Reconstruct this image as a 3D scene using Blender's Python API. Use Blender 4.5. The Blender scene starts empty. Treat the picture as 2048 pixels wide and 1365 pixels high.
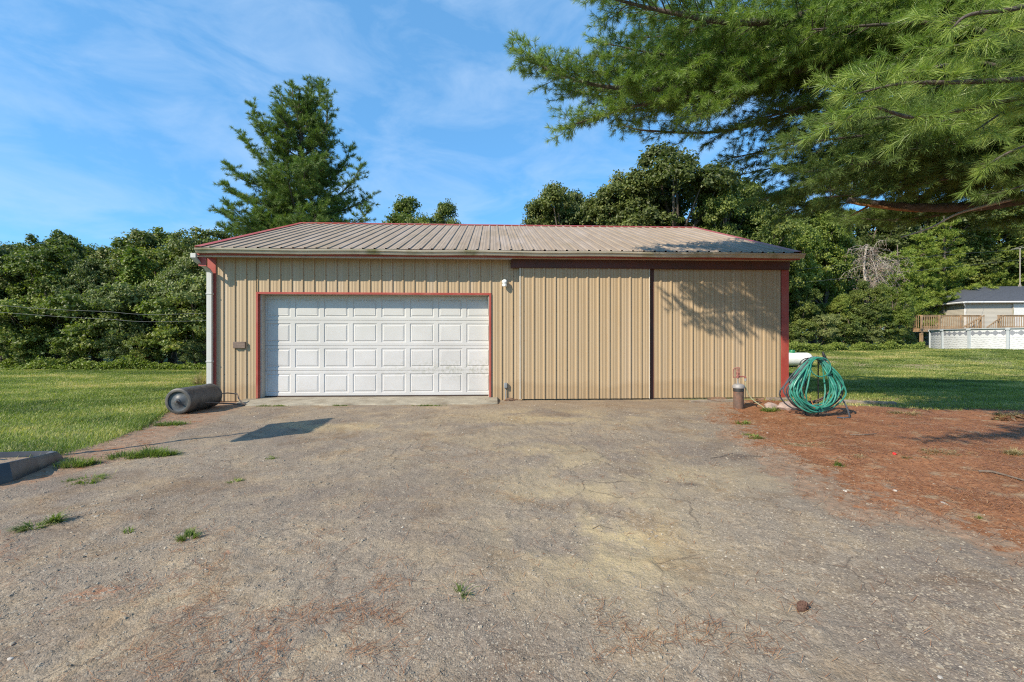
import bpy, math, random
import numpy as np
from mathutils import Vector, Matrix
sc = bpy.context.scene
col = sc.collection
rng = np.random.default_rng(7)
random.seed(7)
R = math.radians

# ------------------------------------------------------------------ camera
CX, CD, CH, PH, F = 5.78, 9.5, 1.236, -0.0451, 900.0
cd = bpy.data.cameras.new('camera'); cam = bpy.data.objects.new('camera', cd); col.objects.link(cam)
cam.location = (CX, -CD, CH); cam.rotation_euler = (R(90), 0, PH)
cd.sensor_width = 36; cd.lens = F/2048*36; cd.clip_end = 3000; cd.clip_start = .05
sc.camera = cam
RT = np.array([math.cos(PH), math.sin(PH)]); FW = np.array([-math.sin(PH), math.cos(PH)])
def G(X, Y, z=0.0):                      # camera-aligned ground coordinates -> world
    p = np.array([CX, -CD]) + X*RT + Y*FW
    return Vector((p[0], p[1], z))
def W(u, v, Y):                          # a sighting in the photo at a known distance -> world
    return G((u-1024)/F*Y, Y, CH-(v-682.5)/F*Y)
def toXY(x, y):
    dx = x-CX; dy = y+CD
    return dx*RT[0]+dy*RT[1], dx*FW[0]+dy*FW[1]

# ------------------------------------------------------------------ sun and sky
SUN_AZ, SUN_EL = R(52), R(35.5)          # light travels toward +y, +x
w = bpy.data.worlds.new('World'); sc.world = w; w.use_nodes = True
nt = w.node_tree; nt.nodes.clear()
def N(nt, t, **k):
    n = nt.nodes.new(t)
    for a, b in k.items():
        if hasattr(n, a): setattr(n, a, b)
        else: n.inputs[a].default_value = b
    return n
out = N(nt, 'ShaderNodeOutputWorld'); bg = N(nt, 'ShaderNodeBackground')
sky = N(nt, 'ShaderNodeTexSky', sky_type='NISHITA', sun_disc=False)
sky.sun_elevation = SUN_EL; sky.sun_rotation = SUN_AZ + math.pi
sky.altitude = 200; sky.air_density = 1.0; sky.dust_density = .35; sky.ozone_density = 2.2
hsv = N(nt, 'ShaderNodeMix', data_type='RGBA', blend_type='MULTIPLY'); hsv.inputs[0].default_value = 1; hsv.inputs[7].default_value = (.66, 1.36, 1.74, 1)   # deep clear-air blue
nt.links.new(sky.outputs[0], hsv.inputs[6])
tc = N(nt, 'ShaderNodeTexCoord')
mp = N(nt, 'ShaderNodeMapping'); mp.inputs['Scale'].default_value = (1.6, 1.6, 4.0); mp.inputs['Location'].default_value = (1.35, .6, .2)
nt.links.new(tc.outputs['Generated'], mp.inputs['Vector'])
no = N(nt, 'ShaderNodeTexNoise'); no.inputs['Scale'].default_value = 3.0; no.inputs['Detail'].default_value = 9; no.inputs['Roughness'].default_value = .58; no.inputs['Distortion'].default_value = .5
nt.links.new(mp.outputs[0], no.inputs['Vector'])
cr = N(nt, 'ShaderNodeValToRGB'); cr.color_ramp.elements[0].position = .43; cr.color_ramp.elements[0].color = (0, 0, 0, 1)
cr.color_ramp.elements[1].position = .80; cr.color_ramp.elements[1].color = (.55, .55, .55, 1)
nt.links.new(no.outputs[0], cr.inputs[0])
mx = N(nt, 'ShaderNodeMix', data_type='RGBA'); mx.inputs[7].default_value = (4.6, 6.0, 7.9, 1)
nt.links.new(cr.outputs[0], mx.inputs[0]); hz = N(nt, 'ShaderNodeMix', data_type='RGBA'); hz.inputs[0].default_value = .45; hz.inputs[7].default_value = (1.75, 4.15, 7.3, 1)
nt.links.new(hsv.outputs[2], hz.inputs[6]); nt.links.new(hz.outputs[2], mx.inputs[6])
nt.links.new(mx.outputs[2], bg.inputs[0]); bg.inputs[1].default_value = .1
nt.links.new(bg.outputs[0], out.inputs[0])
sl = bpy.data.lights.new('sun', 'SUN'); so = bpy.data.objects.new('sun', sl); col.objects.link(so)
sl.energy = 5.0; sl.angle = R(.53); sl.color = (1, .90, .73)
SD = Vector((math.sin(SUN_AZ)*math.cos(SUN_EL), math.cos(SUN_AZ)*math.cos(SUN_EL), -math.sin(SUN_EL)))
so.rotation_euler = SD.to_track_quat('-Z', 'Y').to_euler()
so.location = (0, -20, 20)
sc.view_settings.view_transform = 'Standard'; sc.view_settings.look = 'None'
sc.view_settings.exposure = 0.48; sc.view_settings.gamma = 1
sc.render.engine = 'CYCLES'
sc.cycles.use_denoising = False; sc.cycles.filter_width = 1.15; sc.cycles.sample_clamp_indirect = 4
sc.cycles.max_bounces = 6; sc.cycles.diffuse_bounces = 3; sc.cycles.transparent_max_bounces = 4

# ------------------------------------------------------------------ helpers
def tag(o, label=None, cat=None, group=None, kind=None):
    if label: o['label'] = label
    if cat: o['category'] = cat
    if group: o['group'] = group
    if kind: o['kind'] = kind
    return o
def empty(name, loc=(0, 0, 0), rz=0):
    o = bpy.data.objects.new(name, None); col.objects.link(o); o.location = loc; o.rotation_euler = (0, 0, rz)
    o.empty_display_size = .2
    return o
def link(name, me, parent=None):
    o = bpy.data.objects.new(name, me); col.objects.link(o)
    if parent is not None:
        o.parent = parent
        bpy.context.view_layer.update()
        o.matrix_parent_inverse = parent.matrix_world.inverted()
    return o
def copy_tree(o, parent=None):
    c = o.copy(); col.objects.link(c)
    if parent: c.parent = parent
    for ch in [k for k in o.children]:
        copy_tree(ch, c)
    return c

class MB:
    """collects shapes and links them as one mesh"""
    def __init__(s): s.v = []; s.f = []; s.m = []; s.sm = []
    def add(s, vs, fs, m=0, smooth=False):
        b = len(s.v); s.v += [tuple(p) for p in vs]
        for f in fs: s.f.append([b+i for i in f]); s.m.append(m); s.sm.append(smooth)
        return s
    def box(s, a, b, m=0, bev=0.0):
        x0, y0, z0 = [min(p, q) for p, q in zip(a, b)]; x1, y1, z1 = [max(p, q) for p, q in zip(a, b)]
        bev = min(bev, (x1-x0)*.45, (y1-y0)*.45, (z1-z0)*.45)
        if bev <= 0:
            vs = [(x, y, z) for z in (z0, z1) for y in (y0, y1) for x in (x0, x1)]
            return s.add(vs, [(0, 2, 3, 1), (4, 5, 7, 6), (0, 1, 5, 4), (2, 6, 7, 3), (0, 4, 6, 2), (1, 3, 7, 5)], m)
        vs = []; idx = {}
        for i, (X, Xi) in enumerate(((x0, x0+bev), (x1, x1-bev))):
            for j, (Yv, Yi) in enumerate(((y0, y0+bev), (y1, y1-bev))):
                for k, (Z, Zi) in enumerate(((z0, z0+bev), (z1, z1-bev))):
                    for ax, p in enumerate(((X, Yi, Zi), (Xi, Yv, Zi), (Xi, Yi, Z))):
                        idx[(i, j, k, ax)] = len(vs); vs.append(p)
        fs = []
        for i in (0, 1): fs.append([idx[(i, j, k, 0)] for j, k in ((0, 0), (1, 0), (1, 1), (0, 1))][::(1 if i else -1)])
        for j in (0, 1): fs.append([idx[(i, j, k, 1)] for i, k in ((0, 0), (0, 1), (1, 1), (1, 0))][::(1 if j else -1)])
        for k in (0, 1): fs.append([idx[(i, j, k, 2)] for i, j in ((0, 0), (1, 0), (1, 1), (0, 1))][::(1 if k else -1)])
        for i in (0, 1):
            for j in (0, 1): fs.append([idx[(i, j, 0, 0)], idx[(i, j, 1, 0)], idx[(i, j, 1, 1)], idx[(i, j, 0, 1)]])
            for k in (0, 1): fs.append([idx[(i, 0, k, 0)], idx[(i, 1, k, 0)], idx[(i, 1, k, 2)], idx[(i, 0, k, 2)]])
        for j in (0, 1):
            for k in (0, 1): fs.append([idx[(0, j, k, 1)], idx[(1, j, k, 1)], idx[(1, j, k, 2)], idx[(0, j, k, 2)]])
        for i in (0, 1):
            for j in (0, 1):
                for k in (0, 1): fs.append([idx[(i, j, k, 0)], idx[(i, j, k, 1)], idx[(i, j, k, 2)]])
        return s.add(vs, fs, m)
    def tube(s, pts, rad, n=8, m=0, cap=True):
        pts = [Vector(p) for p in pts]; k = len(pts)
        if not hasattr(rad, '__len__'): rad = [rad]*k
        up = Vector((0, 0, 1)); t0 = (pts[1]-pts[0]).normalized()
        if abs(t0.z) > .9: up = Vector((1, 0, 0))
        a = t0.cross(up).normalized(); vs = []
        for i, p in enumerate(pts):
            t = (pts[min(i+1, k-1)]-pts[max(i-1, 0)])
            if t.length < 1e-9: t = t0.copy()
            t.normalize(); a = (a-t*a.dot(t))
            if a.length < 1e-6: a = t.orthogonal()
            a.normalize(); b = t.cross(a)
            for j in range(n):
                q = 2*math.pi*j/n
                vs.append(p+(a*math.cos(q)+b*math.sin(q))*rad[i])
        fs = [(i*n+j, i*n+(j+1) % n, (i+1)*n+(j+1) % n, (i+1)*n+j) for i in range(k-1) for j in range(n)]
        if cap: fs += [tuple(range(n))[::-1], tuple((k-1)*n+j for j in range(n))]
        return s.add(vs, fs, m, True)
    def lathe(s, prof, c=(0, 0, 0), n=24, m=0, mat=None):
        vs = []
        for r, z in prof:
            for j in range(n):
                q = 2*math.pi*j/n; p = Vector((r*math.cos(q), r*math.sin(q), z))
                if mat is not None: p = mat @ p
                vs.append(p+Vector(c))
        k = len(prof)
        fs = [(i*n+j, i*n+(j+1) % n, (i+1)*n+(j+1) % n, (i+1)*n+j) for i in range(k-1) for j in range(n)]
        return s.add(vs, fs, m, True)
    def build(s, name, mats, parent=None, sharp=35):
        me = bpy.data.meshes.new(name); me.from_pydata(s.v, [], s.f); me.validate()
        if not isinstance(mats, (list, tuple)): mats = [mats]
        for q in mats: me.materials.append(q)
        if len(me.polygons) == len(s.f):
            me.polygons.foreach_set('material_index', s.m); me.polygons.foreach_set('use_smooth', s.sm)
        try: me.set_sharp_from_angle(angle=R(sharp))
        except Exception: pass
        me.update()
        return link(name, me, parent)
def tri_mesh(name, V, T, mats, attr=None, smooth=False, quads=False):
    """numpy arrays -> mesh; attr: dict of per-vertex floats"""
    me = bpy.data.meshes.new(name); V = np.asarray(V, np.float32); T = np.asarray(T, np.int32)
    k = T.shape[1]
    me.vertices.add(len(V)); me.vertices.foreach_set('co', V.ravel())
    me.loops.add(T.size); me.loops.foreach_set('vertex_index', T.ravel())
    me.polygons.add(len(T)); me.polygons.foreach_set('loop_start', np.arange(len(T), dtype=np.int32)*k)
    try: me.polygons.foreach_set('loop_total', np.full(len(T), k, np.int32))
    except Exception: pass
    me.polygons.foreach_set('use_smooth', np.full(len(T), smooth))
    for q in (mats if isinstance(mats, (list, tuple)) else [mats]): me.materials.append(q)
    for a, d in (attr or {}).items():
        at = me.attributes.new(a, 'FLOAT', 'POINT'); at.data.foreach_set('value', np.asarray(d, np.float32))
    me.update(calc_edges=True)
    return me
# numpy value noise
def vnoise(x, y, s=0):
    xi = np.floor(x).astype(np.int64); yi = np.floor(y).astype(np.int64); fx = x-xi; fy = y-yi
    fx = fx*fx*(3-2*fx); fy = fy*fy*(3-2*fy)
    def h(a, b):
        n = (a*374761393+b*668265263+s*974634777) & 0xffffffff
        n = ((n ^ (n >> 13))*1274126177) & 0xffffffff
        return ((n ^ (n >> 16)) & 0xffff)/65535.0
    return (h(xi, yi)*(1-fx)+h(xi+1, yi)*fx)*(1-fy)+(h(xi, yi+1)*(1-fx)+h(xi+1, yi+1)*fx)*fy
def fbm(x, y, s=0, o=4):
    r = 0; a = .5
    for i in range(o): r = r+a*vnoise(x*2**i, y*2**i, s+i); a *= .5
    return r/(1-.5**o)
def sstep(a, b, x):
    t = np.clip((x-a)/(b-a), 0, 1); return t*t*(3-2*t)

# ------------------------------------------------------------------ materials
def mat(name):
    m = bpy.data.materials.new(name); m.use_nodes = True
    b = m.node_tree.nodes['Principled BSDF']; return m, m.node_tree, b
def ramp(nt, fac, stops):
    r = N(nt, 'ShaderNodeValToRGB'); e = r.color_ramp.elements
    while len(e) < len(stops): e.new(.5)
    for q, (p, c) in zip(e, stops): q.position = p; q.color = (*c, 1) if len(c) == 3 else c
    nt.links.new(fac, r.inputs[0]); return r.outputs[0]
def noise(nt, scale, detail=4, rough=.55, vec=None, sc3=None, dist=0):
    n = N(nt, 'ShaderNodeTexNoise'); n.inputs['Scale'].default_value = scale; n.inputs['Detail'].default_value = detail
    n.inputs['Roughness'].default_value = rough; n.inputs['Distortion'].default_value = dist
    if vec is None: vec = N(nt, 'ShaderNodeNewGeometry').outputs['Position']
    if sc3:
        mpn = N(nt, 'ShaderNodeMapping'); mpn.inputs['Scale'].default_value = sc3; nt.links.new(vec, mpn.inputs[0]); vec = mpn.outputs[0]
    nt.links.new(vec, n.inputs['Vector']); return n.outputs[0]
def mixc(nt, f, a, b, mode='MIX'):
    m = N(nt, 'ShaderNodeMix', data_type='RGBA', blend_type=mode)
    for i, x in ((0, f), (6, a), (7, b)):
        if hasattr(x, 'is_output') or hasattr(x, 'links'): nt.links.new(x, m.inputs[i])
        elif i == 0: m.inputs[0].default_value = x
        else: m.inputs[i].default_value = (*x, 1)
    return m.outputs[2]
def mth(nt, op, a, b=None, c=None, clamp=False):
    m = N(nt, 'ShaderNodeMath', operation=op); m.use_clamp = clamp
    for i, x in enumerate((a, b, c)):
        if x is None: continue
        if hasattr(x, 'links'): nt.links.new(x, m.inputs[i])
        else: m.inputs[i].default_value = x
    return m.outputs[0]
def bump(nt, b, h, strength=.3, dist=.01):
    n = N(nt, 'ShaderNodeBump'); n.inputs['Strength'].default_value = strength; n.inputs['Distance'].default_value = dist
    nt.links.new(h, n.inputs['Height']); nt.links.new(n.outputs[0], b.inputs['Normal'])
def simple(name, c, rough=.5, metal=0, var=.12, scale=6, dirt=None, dscale=2, sc3=None, bmp=0, bscale=40, spec=.5):
    m, nt, b = mat(name)
    n = noise(nt, scale, 5, .6, sc3=sc3)
    lo = tuple(x*(1-var) for x in c); hi = tuple(min(1, x*(1+var)) for x in c)
    o = ramp(nt, n, [(.3, lo), (.7, hi)])
    if dirt:
        d = noise(nt, dscale, 6, .65); f = ramp(nt, d, [(.48, (0, 0, 0)), (.72, (1, 1, 1))])
        o = mixc(nt, f, o, dirt)
    nt.links.new(o, b.inputs['Base Color']); b.inputs['Roughness'].default_value = rough; b.inputs['Metallic'].default_value = metal
    b.inputs['Specular IOR Level'].default_value = spec
    if bmp: bump(nt, b, noise(nt, bscale, 4), bmp, .01)
    return m
M = {}
# tan ribbed steel: vertical weather streaks, chalky low parts
def tan_steel():
    m, nt, b = mat('tan_painted_steel')
    n1 = noise(nt, 1, 5, .6, sc3=(30, 30, .35)); n2 = noise(nt, 1.3, 5, .6); n3 = noise(nt, 1, 3, .5, sc3=(5, 5, .12))
    o = ramp(nt, n1, [(.25, (0.335, 0.238, 0.138)), (.5, (0.392, 0.282, 0.165)), (.78, (0.450, 0.332, 0.202))])
    o = mixc(nt, mth(nt, 'MULTIPLY', n2, .35), o, (.44, .345, .25))
    o = mixc(nt, ramp(nt, n3, [(.5, (0, 0, 0)), (.75, (.55, .55, .55))]), o, (.45, .36, .27))
    # rain-splashed dirt at the foot of the sheets
    g = N(nt, 'ShaderNodeNewGeometry'); s = N(nt, 'ShaderNodeSeparateXYZ'); nt.links.new(g.outputs['Position'], s.inputs[0])
    h = mth(nt, 'ADD', s.outputs[2], mth(nt, 'MULTIPLY', n2, -.55))
    f = ramp(nt, h, [(.0, (.34, .34, .34)), (.12, (0, 0, 0))])
    o = mixc(nt, f, o, (.26, .165, .085))
    nt.links.new(o, b.inputs['Base Color']); b.inputs['Roughness'].default_value = .48; b.inputs['Specular IOR Level'].default_value = .35
    return m
M['tan'] = tan_steel()
def roof_steel():
    m, nt, b = mat('weathered_roof_steel')
    n1 = noise(nt, 1, 5, .6, sc3=(9, 1.2, 1.2)); n2 = noise(nt, .9, 6, .65, dist=.6); n3 = noise(nt, 1, 4, .5, sc3=(3, .5, .5))
    o = ramp(nt, n1, [(.25, (0.252, 0.192, 0.140)), (.75, (0.350, 0.274, 0.206))])
    o = mixc(nt, ramp(nt, n2, [(.53, (0, 0, 0)), (.70, (.75, .75, .75))]), o, (.26, .20, .13))
    o = mixc(nt, ramp(nt, n3, [(.5, (0, 0, 0)), (.8, (.6, .6, .6))]), o, (.40, .335, .295))
    nt.links.new(o, b.inputs['Base Color']); b.inputs['Roughness'].default_value = .6; b.inputs['Specular IOR Level'].default_value = .15
    return m
M['roof'] = roof_steel()
M['red'] = simple('faded_red_trim', (.33, .048, .032), .5, var=.12, scale=3, dirt=(.34, .10, .07), dscale=1.5)
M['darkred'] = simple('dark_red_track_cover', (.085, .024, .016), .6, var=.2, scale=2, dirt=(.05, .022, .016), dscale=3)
def garage_white():
    m, nt, b = mat('white_door_enamel')
    g = N(nt, 'ShaderNodeNewGeometry'); s = N(nt, 'ShaderNodeSeparateXYZ'); nt.links.new(g.outputs['Position'], s.inputs[0])
    n = noise(nt, 1.2, 5, .6); n2 = noise(nt, 14, 6, .7); n3 = noise(nt, 2.2, 7, .75)
    o = ramp(nt, n, [(.3, (0.47, 0.45, 0.44)), (.7, (0.568, 0.548, 0.541))])
    # mildew film along the third section on the right side; yellower grey towards the top
    zc = mth(nt, 'ABSOLUTE', mth(nt, 'SUBTRACT', s.outputs[2], .64)); zf = ramp(nt, zc, [(.0, (1, 1, 1)), (.28, (0, 0, 0))])
    xf = ramp(nt, mth(nt, 'MULTIPLY', s.outputs[0], .17), [(.5, (0, 0, 0)), (.82, (1, 1, 1))])
    f = mth(nt, 'MULTIPLY', mth(nt, 'MULTIPLY', zf, xf), ramp(nt, n2, [(.45, (0, 0, 0)), (.62, (.75, .75, .75))]))
    o = mixc(nt, f, o, (.30, .30, .24))
    o = mixc(nt, ramp(nt, n3, [(.52, (0, 0, 0)), (.75, (.38, .38, .38))]), o, (.50, .49, .44))
    tf = ramp(nt, mth(nt, 'MULTIPLY', s.outputs[2], .4), [(.35, (0, 0, 0)), (.9, (.55, .55, .55))])
    o = mixc(nt, tf, o, (.50, .50, .455))
    nt.links.new(o, b.inputs['Base Color']); b.inputs['Roughness'].default_value = .42; b.inputs['Specular IOR Level'].default_value = .35
    bump(nt, b, noise(nt, 1, 5, .6, sc3=(14, 14, 90)), .22, .003)
    return m
M['gwhite'] = garage_white()
M['gutter'] = simple('aged_gutter_enamel', (.42, .37, .29), .45, var=.15, scale=2, dirt=(.17, .16, .07), dscale=1.6, sc3=(1, 1, 6))
M['spout'] = simple('white_downspout', (.47, .46, .44), .5, var=.06, scale=2, dirt=(.5, .49, .46), dscale=3)
M['soffit'] = simple('tan_soffit', (.44, .36, .28), .6)
M['whitetrim'] = simple('white_edge_trim', (.50, .44, .36), .5, var=.08, dirt=(.5, .45, .38), dscale=5)
M['dark'] = simple('dark_gap', (.05, .03, .022), .8)
M['screw'] = simple('weathered_screw', (.10, .065, .04), .6, .2)
M['concrete'] = simple('stained_concrete', (.30, .265, .205), .85, var=.2, scale=5, dirt=(.16, .125, .085), dscale=1.8, bmp=.35, bscale=60)
M['oldwood'] = simple('grey_weathered_board', (.17, .12, .095), .85, var=.3, scale=1, sc3=(5, 60, 60), bmp=.4)
M['greymetal'] = simple('grey_conduit_metal', (.28, .29, .30), .45, .4, var=.15, scale=20)
M['lampwhite'] = simple('white_plastic_shade', (.82, .83, .82), .35, var=.03)
M['rollerpoly'] = simple('scuffed_dark_drum', (.055, .052, .050), .48, var=.35, scale=7, dirt=(.125, .105, .085), dscale=3.5, bmp=.1)
M['rollerend'] = simple('scuffed_drum_end', (.062, .066, .072), .4, var=.3, scale=9, dirt=(.15, .155, .16), dscale=5)
M['rustbar'] = simple('rusty_grey_bar', (.13, .10, .085), .6, .3, var=.35, scale=18)
M['basin'] = simple('black_basin_plastic', (.045, .047, .055), .42, var=.3, scale=8, dirt=(.10, .095, .09), dscale=5)
M['sand'] = simple('sand_fill', (.27, .19, .13), .95, var=.35, scale=30, bmp=.6, bscale=90)
M['hosegreen'] = simple('teal_garden_hose', (.022, .175, .130), .36, var=.3, scale=10, dirt=(.10, .30, .24), dscale=9)
M['hosegrey'] = simple('dark_grey_hose', (.06, .065, .075), .4, var=.3, scale=10)
M['hosebrown'] = simple('old_brown_hose', (.085, .055, .045), .5, var=.3, scale=10)
M['cordorange'] = simple('orange_cord', (.42, .16, .05), .5)
M['oliveh'] = simple('faded_olive_hose', (.27, .26, .16), .5, var=.2, scale=16)
M['blackiron'] = simple('black_iron', (.018, .018, .02), .5, .2, var=.3, scale=30)
M['rustpipe'] = simple('rusted_steel_casing', (.13, .082, .062), .78, .1, var=.3, scale=14, dirt=(.20, .085, .05), dscale=7, bmp=.3)
M['pipecap'] = simple('dull_grey_cap', (.29, .27, .26), .6, .2, var=.15, scale=12)
M['tape'] = simple('black_tape_band', (.03, .028, .027), .5)
M['hydrantred'] = simple('oxidised_red_iron', (.25, .085, .07), .6, var=.35, scale=30, dirt=(.33, .17, .14), dscale=30)
M['timber'] = simple('grey_landscape_timber', (.25, .205, .16), .9, var=.3, scale=1, sc3=(3, 40, 40), dirt=(.15, .08, .05), dscale=5, bmp=.4)
M['rock'] = simple('pinkish_rock', (.30, .22, .19), .9, var=.3, scale=12, bmp=.6, bscale=30)
M['deckwood'] = simple('brown_deck_wood', (.30, .19, .105), .8, var=.3, scale=2.2, dirt=(.22, .16, .115), dscale=1.5)  # one brown wood tone for the whole deck, greyer in patches
M['siding'] = simple('greige_vinyl_siding', (.42, .385, .33), .6, var=.04, scale=1)
M['shingle'] = simple('charcoal_shingles', (.062, .067, .082), .9, var=.35, scale=9)
M['housewhite'] = simple('house_white_trim', (.60, .60, .60), .5, var=.04)
M['poolwall'] = simple('pale_pool_wall', (.52, .53, .54), .5, var=.08, scale=4)
M['poolgrey'] = simple('grey_pool_upright', (.36, .39, .41), .5, var=.08, scale=4)
M['poolmark'] = simple('pool_diamond_print', (.20, .21, .24), .5)
M['tank'] = simple('white_tank_paint', (.70, .69, .67), .4, var=.04, dirt=(.6, .6, .57), dscale=3)
M['green'] = simple('green_dome_plastic', (.02, .17, .07), .45)
M['wire'] = simple('overhead_wire', (.13, .13, .13), .7)
M['mast'] = simple('galvanised_mast', (.38, .33, .27), .5, .3)
M['redscrap'] = simple('bright_red_scrap', (.7, .03, .03), .5)
M['pebble'] = simple('pale_pebble_stone', (.42, .37, .32), .85, var=.25, scale=40, bmp=.3)
M['soil'] = simple('dark_crumbly_soil', (.14, .085, .055), .95, var=.4, scale=25, dirt=(.25, .13, .07), dscale=14, bmp=.7, bscale=70)
M['cone'] = simple('brown_pine_cone', (.085, .042, .028), .85, var=.4, scale=60)
M['stick'] = simple('grey_brown_stick', (.14, .105, .08), .9, var=.3, scale=25)
M['glass'] = simple('clear_backboard_acrylic', (.30, .32, .34), .3)
def bark(name, c1, c2, sc3=(14, 14, 3)):
    m, nt, b = mat(name)
    n = noise(nt, 1, 6, .7, sc3=sc3, dist=1)
    nt.links.new(ramp(nt, n, [(.3, c1), (.7, c2)]), b.inputs['Base Color']); b.inputs['Roughness'].default_value = .92
    bump(nt, b, n, .8, .03); return m
M['bark'] = bark('grey_brown_bark', (.055, .042, .033), (.17, .135, .105))
M['pinebark'] = bark('pine_limb_bark', (.045, .036, .032), (.15, .12, .10), (18, 18, 18))
M['heartwood'] = bark('torn_orange_wood', (.20, .085, .035), (.42, .21, .09), (30, 30, 30))
M['deadtwig'] = bark('bleached_dead_twig', (.30, .25, .215), (.50, .44, .385), (9, 9, 9))
def foliage(name, stops, trans=.32, tcol=1.25, rough=.5, spec=.3, objvar=.12):
    m = bpy.data.materials.new(name); m.use_nodes = True; nt = m.node_tree; b = nt.nodes['Principled BSDF']; o = nt.nodes['Material Output']
    a = N(nt, 'ShaderNodeAttribute', attribute_name='tint'); oi = N(nt, 'ShaderNodeObjectInfo')
    f = mth(nt, 'ADD', a.outputs['Fac'], mth(nt, 'MULTIPLY', mth(nt, 'SUBTRACT', oi.outputs['Random'], .5), objvar*2), clamp=True)
    c = ramp(nt, f, stops)
    nt.links.new(c, b.inputs['Base Color']); b.inputs['Roughness'].default_value = rough; b.inputs['Specular IOR Level'].default_value = spec
    t = N(nt, 'ShaderNodeBsdfTranslucent')
    tcn = mixc(nt, 1.0, c, (tcol*.95, tcol*1.15, tcol*.45), 'MULTIPLY'); nt.links.new(tcn, t.inputs[0])
    ms = N(nt, 'ShaderNodeMixShader'); ms.inputs[0].default_value = trans
    nt.links.new(b.outputs[0], ms.inputs[1]); nt.links.new(t.outputs[0], ms.inputs[2]); nt.links.new(ms.outputs[0], o.inputs[0])
    return m
M['leafA'] = foliage('mid_green_leaves', [(0, (0.062, 0.085, 0.020)), (.45, (0.137, 0.177, 0.040)), (.8, (0.240, 0.264, 0.058)), (1, (0.395, 0.371, 0.094))])
M['leafB'] = foliage('dark_oak_leaves', [(0, (0.058, 0.072, 0.022)), (.5, (0.123, 0.148, 0.042)), (.85, (0.212, 0.232, 0.067)), (1, (0.306, 0.240, 0.080))])
M['leafC'] = foliage('greyish_vine_leaves', [(0, (0.069, 0.091, 0.029)), (.5, (0.168, 0.201, 0.068)), (1, (0.321, 0.328, 0.126))])
M['leafD'] = foliage('bright_yellow_green_leaves', [(0, (0.080, 0.118, 0.018)), (.5, (0.167, 0.215, 0.037)), (1, (0.292, 0.320, 0.073))])
M['rusty'] = foliage('russet_leaves', [(0, (.09, .05, .025)), (.5, (.17, .08, .04)), (1, (.2, .16, .06))])
M['brownleaf'] = foliage('withered_leaves', [(0, (.14, .09, .07)), (.5, (.22, .15, .125)), (1, (.30, .22, .18))], trans=.15)
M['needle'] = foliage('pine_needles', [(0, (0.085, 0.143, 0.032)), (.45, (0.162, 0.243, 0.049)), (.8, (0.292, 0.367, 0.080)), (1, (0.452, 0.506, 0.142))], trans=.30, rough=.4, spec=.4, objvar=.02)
M['needledark'] = foliage('deep_and_shaded_pine_needles', [(0, (0.054, 0.092, 0.033)), (.5, (0.135, 0.195, 0.047)), (1, (0.295, 0.357, 0.080))], trans=.25, objvar=.02)  # back pine's own green; on the big pine a darker copy painting shade
M['needleyel'] = foliage('light_green_pine_needles', [(0, (0.114, 0.169, 0.030)), (.5, (0.228, 0.284, 0.053)), (1, (0.411, 0.422, 0.090))], trans=.3, objvar=.05)
M['grass'] = foliage('lawn_blades', [(0, (0.087, 0.126, 0.031)), (.35, (0.182, 0.230, 0.053)), (.7, (0.303, 0.319, 0.091)), (1, (0.573, 0.459, 0.209))], trans=.35, objvar=0)
M['drygrass'] = foliage('dry_grass_blades', [(0, (.12, .12, .04)), (.5, (.26, .20, .10)), (1, (.42, .33, .19))], trans=.3, objvar=0)
M['litter'] = foliage('fallen_pine_needles', [(0, (0.131, 0.055, 0.027)), (.5, (0.284, 0.115, 0.049)), (.85, (0.401, 0.188, 0.083)), (1, (0.520, 0.330, 0.167))], trans=.05, objvar=0)
def stones_mat():
    m, nt, b = mat('mixed_gravel_stone')
    a = N(nt, 'ShaderNodeAttribute', attribute_name='tint')
    c = ramp(nt, a.outputs['Fac'], [(0, (0.120, 0.099, 0.075)), (.3, (0.232, 0.190, 0.143)), (.6, (0.327, 0.269, 0.197)), (.85, (0.396, 0.332, 0.252)), (1, (0.568, 0.498, 0.394))])
    c = mixc(nt, mth(nt, 'MULTIPLY', noise(nt, 90, 4, .6), .5), c, (.24, .20, .16))
    nt.links.new(c, b.inputs['Base Color']); b.inputs['Roughness'].default_value = .85; return m
M['stones'] = stones_mat()

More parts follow.
